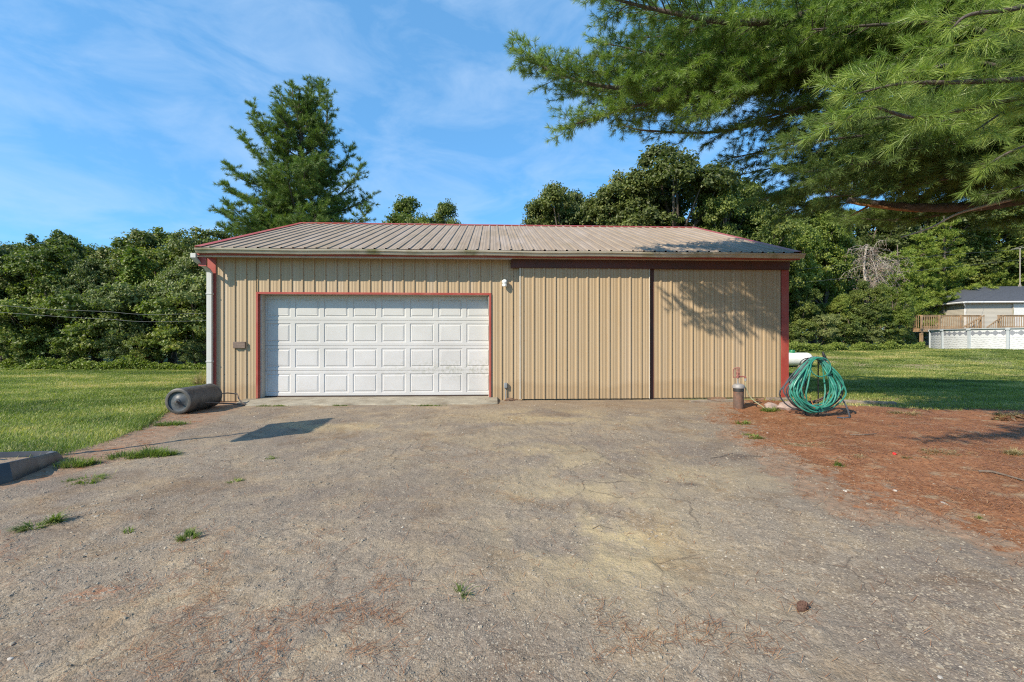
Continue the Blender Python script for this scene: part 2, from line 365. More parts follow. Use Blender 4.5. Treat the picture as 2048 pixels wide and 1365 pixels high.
# ---- ground: one shared material; the vertex weights say where turf, litter and bare dirt lie
def ground_mat():
    m, nt, b = mat('ground_surface')
    pos = N(nt, 'ShaderNodeNewGeometry').outputs['Position']
    def att(n): return N(nt, 'ShaderNodeAttribute', attribute_name=n).outputs['Fac']
    def vor(scale, feat='F1', out=0, rnd=1):
        v = N(nt, 'ShaderNodeTexVoronoi', feature=feat); v.inputs['Scale'].default_value = scale; nt.links.new(pos, v.inputs['Vector']); v.inputs['Randomness'].default_value = rnd
        return v.outputs[out]
    # gravel: stones of several sizes in a beige-grey matrix
    big = noise(nt, .55, 5, .6, dist=.4); med = noise(nt, 2.3, 6, .65); fine = noise(nt, 26, 6, .7); grain = noise(nt, 170, 3, .7)
    cA = ramp(nt, vor(62, out=1), [(0, (0.117, 0.092, 0.069)), (.3, (0.206, 0.164, 0.124)), (.75, (0.288, 0.230, 0.173)), (1, (0.427, 0.355, 0.277))])
    cB = ramp(nt, vor(150, out=1), [(0, (0.096, 0.073, 0.055)), (.3, (0.206, 0.161, 0.121)), (.8, (0.295, 0.237, 0.176)), (1, (0.472, 0.394, 0.311))])
    g = mixc(nt, ramp(nt, noise(nt, 9, 4, .6), [(.38, (.25, .25, .25)), (.62, (.8, .8, .8))]), cA, cB)
    g = mixc(nt, mth(nt, 'MULTIPLY', grain, .35), g, (.26, .21, .155))
    # dark pits, sandy and bluish areas, a worn sandy lane
    g = mixc(nt, ramp(nt, vor(34), [(.06, (.85, .85, .85)), (.17, (0, 0, 0))]), g, (.075, .06, .05))
    g = mixc(nt, ramp(nt, big, [(.40, (.85, .85, .85)), (.56, (0, 0, 0))]), g, (.76, .75, .79), 'MULTIPLY')
    g = mixc(nt, ramp(nt, med, [(.47, (0, 0, 0)), (.66, (.9, .9, .9))]), g, (1.34, 1.28, 1.12), 'MULTIPLY')
    g = mixc(nt, mth(nt, 'MULTIPLY', att('yellow'), ramp(nt, fine, [(.3, (.45, .45, .45)), (.55, (1, 1, 1))])), g, (.50, .385, .205))
    g = mixc(nt, mth(nt, 'MULTIPLY', att('brown'), .7), g, (.27, .20, .135))
    g = mixc(nt, mth(nt, 'MULTIPLY', att('damp'), .8), g, (.10, .075, .06))
    g = mixc(nt, ramp(nt, noise(nt, 1.1, 8, .72, dist=.9), [(.52, (0, 0, 0)), (.66, (.8, .8, .8))]), g, (.78, .69, .60), 'MULTIPLY')
    # hairline cracks in the old surface
    cw = N(nt, 'ShaderNodeTexVoronoi', feature='DISTANCE_TO_EDGE'); cw.inputs['Scale'].default_value = 1.3
    wv_ = mixc(nt, .12, pos, N(nt, 'ShaderNodeTexNoise').outputs['Color']); nn_ = [q for q in nt.nodes if q.type == 'TEX_NOISE'][-1]; nn_.inputs['Scale'].default_value = 5; nn_.inputs['Detail'].default_value = 6; nt.links.new(pos, nn_.inputs['Vector']); nt.links.new(wv_, cw.inputs['Vector'])
    ck = mth(nt, 'MULTIPLY', ramp(nt, cw.outputs[0], [(.0, (1, 1, 1)), (.010, (0, 0, 0))]), ramp(nt, noise(nt, .8, 3, .5), [(.48, (0, 0, 0)), (.6, (.7, .7, .7))]))
    g = mixc(nt, ck, g, (.07, .055, .045))
    # red needle stains among the stones
    rs = mth(nt, 'MULTIPLY', ramp(nt, noise(nt, 3.1, 7, .75, dist=1.2), [(.60, (0, 0, 0)), (.68, (1, 1, 1))]), att('stain'))
    g = mixc(nt, mth(nt, 'MULTIPLY', rs, .8), g, (.29, .12, .06))
    # litter of pine needles
    l = ramp(nt, noise(nt, 38, 7, .75), [(.3, (.12, .052, .028)), (.5, (.28, .120, .056)), (.7, (.43, .225, .115))])
    l = mixc(nt, ramp(nt, noise(nt, 1.7, 7, .7), [(.48, (0, 0, 0)), (.64, (.8, .8, .8))]), l, (.66, .64, .60), 'MULTIPLY')  # dark mottling paints patches of shade into the litter
    l = mixc(nt, ramp(nt, noise(nt, 3.2, 7, .7), [(.54, (0, 0, 0)), (.66, (.75, .75, .75))]), l, (.36, .28, .18))
    # soil under the turf
    t = ramp(nt, noise(nt, 22, 6, .7), [(.3, (.10, .12, .04)), (.55, (.19, .21, .075)), (.75, (.30, .29, .12))])
    t = mixc(nt, ramp(nt, noise(nt, .5, 5, .6), [(.5, (0, 0, 0)), (.7, (.4, .4, .4))]), t, (.32, .29, .12))
    t = mixc(nt, mth(nt, 'MULTIPLY', att('bare'), .9), t, (.38, .27, .17))
    # crisp noisy borders
    def edge(a, amp=.55):
        nn = mth(nt, 'MULTIPLY', mth(nt, 'SUBTRACT', noise(nt, 5.5, 8, .72), .5), amp*2)
        return ramp(nt, mth(nt, 'ADD', att(a), nn), [(.40, (0, 0, 0)), (.60, (1, 1, 1))])
    d = mixc(nt, ramp(nt, noise(nt, 12, 6, .7), [(.4, (0, 0, 0)), (.62, (.8, .8, .8))]), (.21, .15, .105), (.34, .22, .145))
    o = mixc(nt, edge('dirt'), g, d); o = mixc(nt, edge('litter', 1.25), o, l); o = mixc(nt, edge('turf', .35), o, t)
    nt.links.new(o, b.inputs['Base Color']); b.inputs['Roughness'].default_value = .93; b.inputs['Specular IOR Level'].default_value = .2
    h = mth(nt, 'ADD', mth(nt, 'MULTIPLY', vor(62), -.5), mth(nt, 'MULTIPLY', vor(150), -.45))
    h = mth(nt, 'ADD', h, mth(nt, 'MULTIPLY', fine, .4)); h = mth(nt, 'ADD', h, mth(nt, 'MULTIPLY', grain, .35))
    bump(nt, b, h, .55, .010)
    return m
M['ground'] = ground_mat()

# ------------------------------------------------------------------ terrain
def terrain(x, y):
    X, Y = toXY(x, y)
    z = .70*sstep(16, 27, Y)*sstep(7, 13, X) + .14*sstep(27, 36, Y)*sstep(7, 13, X)
    z = z + (fbm(x*.25, y*.25, 3, 3)-.5)*.25*sstep(14, 30, Y)*sstep(2, 12, np.abs(X)) - .02*sstep(20, 30, Y)
    mound = np.exp(-(((X-4.6)/1.6)**2+((Y-9.05)/.35)**2))*.05
    return z + mound
def micro(x, y):
    X, Y = toXY(x, y)
    near = 1-sstep(9, 14, Y)
    a = (fbm(x*1.1, y*1.1, 11, 4)-.5)*.045 + (fbm(x*7, y*7, 21, 4)-.5)*.012 + (np.maximum(fbm(x*24, y*24, 31, 3), .5)-.5)*.030
    wl = sstep(7.5, 8.9, Y)   # settle flat toward the building
    return a*near*(1-.8*wl) - .012*near
def zt(x, y):
    x = np.asarray(x, float); y = np.asarray(y, float); return terrain(x, y)+micro(x, y)
def GZ(X, Y, dz=0.0):
    p = G(X, Y); p.z = float(zt(p.x, p.y))+dz; return p
GEL = np.array([[0, -4.3], [3.7, -4.2], [4.85, -4.0], [5.6, -4.25], [7, -4.6], [8.2, -5.0], [9.0, -5.25], [12, -5.3]])
TEL = np.array([[0, -4.8], [4, -4.85], [5.1, -5.0], [5.84, -5.15], [7.15, -5.65], [7.75, -5.95], [9, -6.35], [12, -6.6]])
GER = np.array([[0, 3.2], [2.6, 3.0], [3.2, 2.65], [4.0, 2.75], [5.0, 2.85], [5.93, 3.1], [7.4, 3.35], [8.3, 3.7], [9.0, 4.3], [12, 4.4]])
def weights(x, y):
    X, Y = toXY(x, y)
    wob = (fbm(x*1.3, y*1.3, 41, 4)-.5)*.5
    gl = np.interp(Y, GEL[:, 0], GEL[:, 1])+wob*.6; tl = np.interp(Y, TEL[:, 0], TEL[:, 1])+wob*.5
    gr = np.interp(Y, GER[:, 0], GER[:, 1])+wob*1.6+(fbm(x*4, y*4, 43, 3)-.5)*.5
    turfL = sstep(-.15, .15, tl-X)
    tr = np.interp(X, [3, 5.4, 6.2, 7.2, 9.1, 14], [9.6, 9.2, 8.85, 8.5, 8.15, 7.4])+wob*.9
    turfR = sstep(-.3, .3, Y-tr)*sstep(3.0, 4.0, X)
    turf = np.maximum(turfL, turfR); turf = np.maximum(turf, sstep(12, 13, Y)); turf = np.maximum(turf, sstep(-3, -5, Y))
    lit = sstep(-.6, .9, X-gr)*(1-turf)
    dirt = np.maximum(sstep(-.15, .3, gl-X), sstep(-.6, .1, X-gr))*(1-turf)
    lit = np.maximum(lit, .30*sstep(0, .3, gl-X)*(1-turf))
    yel = np.exp(-(((X-.55)/.5)**2+((Y-3.05)/.75)**2))*1.0 + np.exp(-(((X-.6)/1.3)**2+((Y-7.4)/.8)**2))*.6 + np.exp(-(((X+2.6)/1.2)**2+((Y-6.6)/.35)**2))*.5 \
        + np.exp(-(((X-.2)/1.2)**2+((Y-5.0)/.9)**2))*.42+ np.exp(-(((X-1.6)/1.0)**2+((Y-4.2)/.5)**2))*.3
    yel = yel*sstep(.35, .62, fbm(x*2.1, y*2.1, 51, 4))
    br = np.exp(-(((X-2.1)/1.5)**2+((Y-8.5)/.33)**2))*.9 + sstep(8.35, 8.85, Y)*(1-turf)*.45*sstep(-.1, .3, X)
    damp = np.exp(-(((X-2.5)/.25)**2+((Y-4.85)/.12)**2))+np.exp(-(((X-1.55)/.1)**2+((Y-3.9)/.05)**2))
    stain = np.clip(1.15-.12*Y, .12, 1)*sstep(.38, .52, fbm(x*.9, y*.9, 61, 3))
    bare = np.exp(-(((X-16.5)/4.5)**2+((Y-21.0)/2.0)**2))*sstep(.38, .52, fbm(x*.5, y*.9, 71, 4))*1.3+np.exp(-(((X-7.3)/.9)**2+((Y-9.6)/.35)**2))*.8
    return dict(turf=turf, litter=lit, dirt=dirt, yellow=np.clip(yel, 0, 1), brown=np.clip(br, 0, 1), damp=np.clip(damp, 0, 1), stain=stain, bare=np.clip(bare, 0, 1))
def axis(segs):
    a = [segs[0][0]]
    for lo, hi, st in segs:
        n = max(1, int(round((hi-lo)/st))); a += list(np.linspace(lo, hi, n+1)[1:])
    return np.array(a)
gx = axis([(-900, -200, 100), (-200, -40, 10), (-40, -12, 1.2), (-12, 2, .08), (2, 4, .03), (4, 8, .018), (8, 10.5, .03), (10.5, 18, .08), (18, 60, .8), (60, 200, 10), (200, 900, 100)])
gy = axis([(-900, -200, 100), (-200, -20, 10), (-20, -9.5, .6), (-9.5, -8.2, .05), (-8.2, -6.2, .015), (-6.2, -4, .03), (-4, 0, .05), (0, 3, .1), (3, 40, .5), (40, 200, 10), (200, 900, 100)])
GX, GY = np.meshgrid(gx, gy); px, py = GX.ravel(), GY.ravel()
pz = zt(px, py); ww = weights(px, py)
nx = len(gx); ny = len(gy)
ii, jj = np.meshgrid(np.arange(nx-1), np.arange(ny-1)); a0 = (jj*nx+ii).ravel()
Q = np.stack([a0, a0+1, a0+nx+1, a0+nx], 1)
ft = ww['turf'][Q].mean(1); fl = np.maximum(ww['litter'], ww['dirt'])[Q].mean(1)
cls = np.where(ft > .5, 0, np.where(fl > .5, 1, 2))
for k, nm in ((0, 'lawn'), (1, 'dirt_ground'), (2, 'driveway')):
    q = Q[cls == k]; use, inv = np.unique(q, return_inverse=True)
    me = tri_mesh(nm, np.stack([px, py, pz], 1)[use], inv.reshape(-1, 4), M['ground'], {a: b[use] for a, b in ww.items()}, smooth=True)
    o = link(nm, me); tag(o, kind='structure')
sc['n_ground'] = len(Q)

# ------------------------------------------------------------------ scattered ground stuff
def frustum_pts(n, Y0, Y1, pw, umin=-1.18, umax=1.18):
    """points in camera-aligned ground coordinates, density ~ Y^-pw per area"""
    k = 2-pw
    r = rng.random(n)
    Y = (Y0**k+(Y1**k-Y0**k)*r)**(1/k) if abs(k) > 1e-6 else Y0*(Y1/Y0)**r
    X = (umin+(umax-umin)*rng.random(n))*Y
    p = np.array([CX, -CD])+X[:, None]*RT+Y[:, None]*FW
    return X, Y, p[:, 0], p[:, 1]
# gravel stones, half sunk
def stones():
    X, Y, x, y = frustum_pts(150000, 1.45, 9.0, 1.6)
    wgt = weights(x, y); keep = (wgt['turf'] < .4) & (rng.random(len(x)) > wgt['litter']*.93) & (rng.random(len(x)) > wgt['yellow']*.6)
    keep &= (rng.random(len(x)) < .25+1.2*sstep(.4, .65, fbm(x*1.7, y*1.7, 81, 3)))
    keep &= ~((Y > 8.55) & (X < -.3) & (X > -5.3))
    X, Y, x, y = X[keep], Y[keep], x[keep], y[keep]; n = len(x)
    oc = np.array([[1, 0, 0], [0, 1, 0], [-1, 0, 0], [0, -1, 0], [.62, .62, .55], [-.62, .62, .5], [-.62, -.62, .58], [.62, -.62, .5], [0, 0, .8], [.1, .05, .86]], float)
    base = np.array([[math.cos(a)*r, math.sin(a)*r, z] for r, z in ((1, 0), (.86, .42), (.45, .72)) for a in np.arange(6)*math.pi/3]+[[0, 0, .8]])
    T = []
    for l in (0, 1):
        for i in range(6):
            a, b = l*6+i, l*6+(i+1) % 6; T += [(a, b, b+6), (a, b+6, a+6)]
    T += [(12+i, 12+(i+1) % 6, 18) for i in range(6)]; T = np.array(T)
    s = np.clip(np.exp(rng.normal(-5.55, .48, n)), .0022, .015)*(.75+.07*Y)
    s = np.clip(s, 0, .022)
    sh = np.stack([rng.uniform(.7, 1.35, n), rng.uniform(.6, 1.0, n), rng.uniform(.35, .85, n)], 1)
    rot = rng.random(n)*6.283; jit = 1+rng.normal(0, .13, (n, 19, 1))
    V = base[None]*jit*s[:, None, None]*sh[:, None, :]
    c, q = np.cos(rot)[:, None], np.sin(rot)[:, None]
    V = np.stack([V[..., 0]*c-V[..., 1]*q+x[:, None], V[..., 0]*q+V[..., 1]*c+y[:, None], V[..., 2]+(zt(x, y)-.2*s)[:, None]], -1)
    TT = (T[None]+(np.arange(n)*19)[:, None, None]).reshape(-1, 3)
    ti = np.clip(rng.normal(.5, .2, n), 0, 1); ti = ti*.85; ti[rng.random(n) < .006] = 1
    me = tri_mesh('gravel_stones', V.reshape(-1, 3), TT, M['stones'], {'tint': np.repeat(ti, 19)}, smooth=False)
    tag(link('gravel_stones', me), 'loose grey and beige stones scattered over the worn driveway', 'gravel', kind='stuff')
stones()
def slivers(x, y, z, L, wd, az, el, bend, tint):
    """thin tapered blades/needles: base, mid, tip"""
    n = len(x); b = np.stack([x, y, z], 1)
    d = np.stack([np.cos(az)*np.cos(el), np.sin(az)*np.cos(el), np.sin(el)], 1)
    d2 = np.stack([np.cos(az)*np.cos(el-bend), np.sin(az)*np.cos(el-bend), np.sin(el-bend)], 1)
    s = np.stack([-np.sin(az), np.cos(az), np.zeros(n)], 1)*(wd/2)[:, None]
    mid = b+d*(L*.55)[:, None]; tip = mid+d2*(L*.45)[:, None]
    V = np.stack([b-s, b+s, mid+s*.8, mid-s*.8, tip], 1).reshape(-1, 3)
    k = (np.arange(n)*5)[:, None, None]
    T = (np.array([[0, 1, 2], [0, 2, 3], [3, 2, 4]])[None]+k).reshape(-1, 3)
    return V, T, np.repeat(tint, 5)
def litter():
    xs = []
    X, Y, x, y = frustum_pts(260000, 1.45, 9.2, 1.2)
    wgt = weights(x, y)
    st = wgt['stain']*sstep(.60, .68, fbm(x*4.3+9, y*4.3, 91, 5))*.9
    near = np.exp(-(((X+.75)/.28)**2+((Y-1.85)/.13)**2))+np.exp(-(((X+.9)/.12)**2+((Y-1.93)/.12)**2))+np.exp(-(((X+.66)/.22)**2+((Y-2.08)/.10)**2))+ \
        np.exp(-(((X+.65)/.10)**2+((Y-2.38)/.2)**2))*.8+np.exp(-(((X+1.1)/.9)**2+((Y-1.55)/.10)**2))*.5+np.exp(-(((X+1.4)/.3)**2+((Y-1.75)/.10)**2))*.5
    p = np.maximum.reduce([wgt['litter']*(.25+.65*sstep(.38, .62, fbm(x*1.6, y*2.2, 97, 4))), st*.22, np.clip(near, 0, 1)*.5*sstep(.42, .6, fbm(x*9, y*9, 93, 3)), np.full(len(x), .012), wgt['dirt']*.12*(X > 0)])
    k = (rng.random(len(x)) < p) & (wgt['turf'] < .5) & ~((Y > 8.55) & (X < -.3) & (X > -5.3))
    x, y, Y = x[k], y[k], Y[k]; n = len(x)
    az = rng.normal(.9, .9, n); az = np.where(rng.random(n) < .35, rng.random(n)*6.28, az)
    V, T, t = slivers(x, y, zt(x, y)+.004+rng.random(n)*.008, rng.uniform(.045, .10, n), .0011+.00038*Y, az, rng.normal(.02, .10, n), rng.normal(0, .12, n), np.clip(rng.normal(.5, .24, n), 0, 1))
    V = V.copy(); V[:, 2] = np.maximum(V[:, 2], zt(V[:, 0], V[:, 1])+.0015)
    me = tri_mesh('fallen_pine_needles', V, T, M['litter'], {'tint': t})
    tag(link('fallen_pine_needles', me), 'rust coloured fallen pine needles strewn over dirt and driveway', 'pine needles', kind='stuff')
litter()
def lawn_blades():
    out = []
    for n, Y0, Y1, u0, u1, pw in ((520000, 3.6, 20.5, -1.2, -.62, 1.1), (560000, 7.6, 33, .56, 1.2, 1.1)):
        X, Y, x, y = frustum_pts(n, Y0, Y1, pw, u0, u1)
        wgt = weights(x, y); den = .25+.9*sstep(.35, .6, fbm(x*1.2, y*1.2, 95, 4))
        k = (rng.random(n) < wgt['turf']*den*(1-.85*wgt['bare'])) & ~((x > -.1) & (x < 12.3) & (y > -.05))
        X, Y, x, y = X[k], Y[k], x[k], y[k]; n = len(x)
        pat = fbm(x*.45, y*.9, 101, 4); pat2 = fbm(x*2.5, y*2.5, 111, 3)
        t = np.clip(.40+1.6*(pat-.5)+.6*(pat2-.5)+rng.normal(0, .14, n)+.06*(X > 0), 0, 1)
        t = np.where(rng.random(n) < .04, .88, t)
        edge = sstep(0, .6, np.interp(Y, TEL[:, 0], TEL[:, 1])-X)
        L = rng.uniform(.03, .075, n)*np.where(X < 0, 1.15+.5*(1-edge), .95)
        out.append(slivers(x, y, zt(x, y)-.004, L, .0024+.0008*Y, rng.random(n)*6.28, rng.uniform(.5, 1.45, n), rng.uniform(.2, .9, n), t))
    V = np.concatenate([o[0] for o in out]); o1 = out[1][1]+len(out[0][0]); T = np.concatenate([out[0][1], o1]); t = np.concatenate([o[2] for o in out])
    me = tri_mesh('lawn_grass', V, T, M['grass'], {'tint': t})
    tag(link('lawn_grass', me), 'short mown grass covering the lawn on both sides of the barn', 'grass', kind='stuff')
lawn_blades()
def tuft(X, Y, r, n, L, name='grass_tuft', label='', m='grass', tm=.3, flat=1.0, cat='grass tuft', grp=None, ang=0, asp=1.0):
    n = int(n*.8); a = rng.random(n)*6.28; q = np.abs(rng.normal(0, .55, n))*r; nc = max(3, int(n/45)); ca = rng.random(nc)*6.28; cq = np.sqrt(rng.random(nc))*r; k_ = rng.integers(0, nc, n)
    dx, dy = q*.42*np.cos(a)+.85*cq[k_]*np.cos(ca[k_]), (q*.42*np.sin(a)+.85*cq[k_]*np.sin(ca[k_]))*asp
    dx, dy = dx*math.cos(ang)-dy*math.sin(ang), dx*math.sin(ang)+dy*math.cos(ang)
    c = G(X, Y); x, y = c.x+dx, c.y+dy
    outward = np.arctan2(dy, dx)+rng.normal(0, .7, n)
    V, T, t = slivers(x, y, zt(x, y)-.003, L*rng.uniform(.35, 1.15, n)*rng.uniform(.5, 1.15, nc)[k_], np.full(n, .0028+.0006*Y), outward, rng.uniform(.35, 1.45, n)*flat, rng.uniform(.1, .9, n), np.clip(rng.normal(tm, .17, n), 0, 1))
    o = link(name, tri_mesh(name, V, T, M[m], {'tint': t}))
    return tag(o, label, cat, grp)
GT = 'grass and weed tufts growing through the driveway and its margins'
def T(u, v, r, n, L, **k):
    n = int(n*1.25); a = (r, n, L*1.2)
    Y = F*CH/(v-682.5); X = (u-1024)/F*Y; return tuft(X, Y, *a, grp=GT, **k)
T(310, 908, .22, 1300, .10, label='thick green grass tuft on the driveway edge below the long thin pole shadow', tm=.22, asp=.6)
T(250, 912, .17, 600, .07, label='low grass tuft just left of the thick tuft at the driveway edge', tm=.28, asp=.7)
T(150, 927, .20, 900, .08, label='green weed patch right beside the tip of the black plastic base', tm=.2, asp=.7)
T(172, 958, .17, 450, .05, label='sparse flat grass patch on gravel in front of the black plastic base', tm=.35, flat=.7)
T(345, 848, .25, 1200, .06, label='low green weed patch on the brown dirt in front of the lawn roller', tm=.2, asp=.6)
T(75, 1052, .11, 330, .075, label='creeping green weed on gravel near the left picture edge', tm=.2, flat=.6, ang=.7, asp=.3)
T(110, 1040, .05, 130, .085, label='upright grass sprig at the right end of the creeping weed', tm=.3)
T(377, 1075, .05, 300, .05, label='small round tuft of dense grass alone on the left half of the driveway', tm=.35)
T(262, 1060, .04, 60, .05, label='tiny sparse grass sprig left of the small round tuft', tm=.4)
T(920, 1185, .028, 34, .10, label='spiky dark green grass sprig in the middle of the front driveway', tm=.15)
T(470, 962, .07, 110, .045, label='tiny dry grass sprig below the backboard shadow', tm=.5, flat=.6)
T(530, 915, .10, 110, .04, label='thin dry grass tuft just under the dark backboard shadow', tm=.5, flat=.6)
T(545, 812, .30, 500, .05, label='green grass strip along the left end of the concrete apron', tm=.25, asp=.2)
T(675, 811, .18, 220, .045, label='short grass strip against the apron below the garage door middle', tm=.3, asp=.2)
T(860, 811, .42, 420, .04, label='thin grass line along the right part of the concrete apron', tm=.3, asp=.1)
T(975, 803, .08, 200, .09, label='leafy weed at the right foot of the garage door frame', tm=.2)
T(1325, 796, .06, 110, .07, label='small weed at the foot of the gap between the two sliding doors', tm=.15)
T(1095, 797, .05, 60, .06, label='tiny weed at the foot of the left sliding door', tm=.3)
T(1542, 822, .20, 600, .085, label='green weed clump between the pump hose end and the coiled green hose', tm=.28, asp=.7)
T(1505, 873, .14, 330, .05, label='flat green weed patch where gravel meets red needles', tm=.25, flat=.8)
T(1488, 845, .14, 200, .07, label='greyish weed patch with white pebbles in front of the pump post', tm=.4)
T(1668, 926, .08, 150, .06, label='small green weed alone in the red needle litter', tm=.25)
T(1957, 1036, .025, 60, .04, label='tiny bright green sprout in red litter near right picture edge', tm=.5)
DG = 'dry straw-coloured grass patches on the needle litter'
def TD(u, v, r, n, L, label, tm=.55, asp=.6, flat=.8, m='drygrass'):
    n = int(n*1.6); tm += .15
    Y = F*CH/(v-682.5); return tuft((u-1024)/F*Y, Y, r, n, L, name='dry_grass', label=label, m=m, tm=tm, grp=DG, asp=asp, flat=flat)
TD(1620, 888, .35, 480, .05, 'flattened pale straw patch in red litter in front of the hose coil', asp=.35, flat=.4)
TD(1720, 912, .18, 160, .05, 'thin straw patch left of the red scrap', flat=.5)
TD(1890, 905, .32, 480, .06, 'wide pale straw patch right of the red scrap', asp=.5, flat=.5)
TD(2030, 908, .12, 320, .10, 'yellowish clump of standing straw at the right picture edge', tm=.6)
TD(1810, 828, .30, 260, .10, 'dry brown stalks at the edge of the shaded grass', tm=.4)
TD(1830, 915, .12, 90, .07, 'few dry stalks just right of the red scrap', tm=.6)
TD(2010, 830, .25, 260, .12, 'dry tangled stalks beside the brown leaf pile on the right', tm=.45)
TD(1770, 800, .45, 600, .07, 'sunlit yellowish grass strip lying in the canopy shade', asp=.25, tm=.4)
TD(402, 770, .14, 220, .55, 'tall tangled dead stalks against the barn corner behind the roller', tm=.8, flat=1.05)
TD(1530, 800, .18, 160, .09, 'dry wisps at the wall foot right of the pump post', tm=.5)
TD(430, 818, .5, 260, .05, 'dead grass wisps on the dirt around the roller bars', tm=.7, flat=.3)

# ------------------------------------------------------------------ the barn
def wt(u, y=0.0):                         # photo column -> x on the plane y = const
    k = (u-1024)/F; c, s = math.cos(PH), math.sin(PH); d = CD+y
    return CX+d*(k*c-s)/(c+k*s)
def wz(u, v, y=0.0):
    x = wt(u, y); X, Y = toXY(x, y); return CH-(v-682.5)/F*Y
BL, BD = 12.19, 9.14
RIB = .2286
X0R = wt(446)                             # a rib position read off the photo
def rib_profile(x0, x1, rib_at, h=.021):
    """list of (x, height) for sheet steel with one tall rib and two pencil ribs per 9 inches"""
    pts = [(x0, 0)]
    k0 = math.floor((x0-rib_at)/RIB)-1; k1 = math.ceil((x1-rib_at)/RIB)+1
    for k in range(k0, k1+1):
        c = rib_at+k*RIB
        for dx, z in ((-.026, 0), (-.0155, h), (.0155, h), (.024, 0), (.078, 0), (.082, .0022), (.091, .0022), (.095, 0), (.1336, 0), (.1376, .0022), (.1466, .0022), (.1506, 0)):
            if x0 < c+dx < x1: pts.append((c+dx, z))
    pts.append((x1, 0))
    return pts
def ribbed(mb, prof, P, D, n, m=0):
    """sheet: P(x) base point, D extrusion vector, n outward normal"""
    b = [P(x)+n*z for x, z in prof]
    vs = b+[p+D for p in b]; k = len(b)
    mb.add(vs, [(i, i+1, k+i+1, k+i) for i in range(k-1)], m)
def screws(mb, xs, zs, y, m, r=.0085):
    for x in xs:
        for z in zs:
            vs = [(x+r*math.cos(a), y, z+r*math.sin(a)) for a in np.arange(6)*math.pi/3]+[(x, y-.004, z)]
            mb.add(vs, [(i, (i+1) % 6, 6) for i in range(6)], m)
UP = Vector((0, 0, 1)); YN = Vector((0, -1, 0))
barn = empty('pole_barn', (BL/2, 0, 0))
tag(barn, 'long tan ribbed steel barn with red trim, white overhead door and two sliding doors', 'barn')
DX0, DX1, DZ = wt(513), wt(982.5), 2.245   # outer edges of the red door trim
OX0, OX1, OZ = DX0+.045, DX1-.045, DZ-.045
EZ, RZ, RY = 3.085, 4.845, BD/2            # roof edge and ridge
EO, SO = -.35, .05
WTOP = 3.02
f = MB()
ribbed(f, rib_profile(.10, DX0, X0R), lambda x: Vector((x, 0, .0)), UP*WTOP, YN)
ribbed(f, rib_profile(DX0, DX1, X0R), lambda x: Vector((x, 0, DZ)), UP*(WTOP-DZ), YN)
ribbed(f, rib_profile(DX1, BL-.1, X0R), lambda x: Vector((x, 0, -.03)), UP*(WTOP+.03), YN)
rx = [X0R+k*RIB for k in range(-3, 60)]
screws(f, [x+.036 for x in rx if .1 < x < DX0-.05 or DX1+.03 < x < wt(1035)], (.55, 1.15, 1.75), -.001, 1)
screws(f, [x+.036 for x in rx if .1 < x < wt(1035)], (2.6,), -.001, 1)
f.build('front_wall', [M['tan'], M['screw']], barn)
def gable(x, nrm, name):
    g = MB(); a = rib_profile(.0, BD, .12)
    b = [Vector((x, y, -.03))+Vector((nrm*z, 0, 0)) for y, z in a]
    t = [Vector((x, y, EZ-.06+(RZ-EZ)*(1-abs(y-RY)/RY)))+Vector((nrm*z, 0, 0)) for y, z in a]
    k = len(b); g.add(b+t, [(i, i+1, k+i+1, k+i) for i in range(k-1)]); g.build(name, M['tan'], barn)
gable(0, -1, 'end_wall'); gable(BL, 1, 'end_wall')
g = MB(); ribbed(g, rib_profile(0, BL, .1), lambda x: Vector((x, BD, -.03)), UP*(WTOP+.03), -YN); g.build('back_wall', M['tan'], barn)
# roof slopes
sl = Vector((0, RY-EO, RZ-EZ)); nf = Vector((0, -(RZ-EZ), RY-EO)).normalized()
XR0 = wt(1000)-.01
r = MB(); ribbed(r, rib_profile(-SO, BL+SO, XR0), lambda x: Vector((x, EO, EZ)), sl, nf)
for i in range(7):
    t = (i+.5)/7
    for k in range(-26, 30):
        x = XR0+k*RIB+.037
        if -SO < x < BL+SO:
            c = Vector((x, EO, EZ))+sl*t+nf*.001
            e1 = Vector((1, 0, 0)); e2 = sl.normalized()
            vs = [c+(e1*math.cos(a)+e2*math.sin(a))*.006 for a in np.arange(5)*2*math.pi/5]+[c+nf*.004]
            r.add(vs, [(q, (q+1) % 5, 5) for q in range(5)], 1)
r.build('front_roof_slope', [M['roof'], M['screw']], barn)
r = MB(); s2 = Vector((0, -(RY-EO), RZ-EZ)); n2 = Vector((0, RZ-EZ, RY-EO)).normalized()
ribbed(r, rib_profile(-SO, BL+SO, XR0), lambda x: Vector((x, BD-EO, EZ)), s2, n2); r.build('rear_roof_slope', M['roof'], barn)
c = MB()   # ridge cap: folded strip
for sgn, nn, dn in ((1, nf, -sl.normalized()), (-1, n2, -s2.normalized())):
    a = Vector((0, RY, RZ))+UP*.034
    p0 = a+dn*.15-UP*.004; vs = []
    for x in (-SO-.03, BL+SO+.03): vs += [a+Vector((x, 0, 0)), p0+Vector((x, 0, 0)), p0+Vector((x, 0, 0))-nn*.022, a+Vector((x, 0, 0))-nn*.016]
    c.add(vs, [(0, 1, 5, 4), (1, 2, 6, 5), (0, 3, 2, 1), (4, 5, 6, 7)])
c.build('ridge_cap', M['red'], barn)
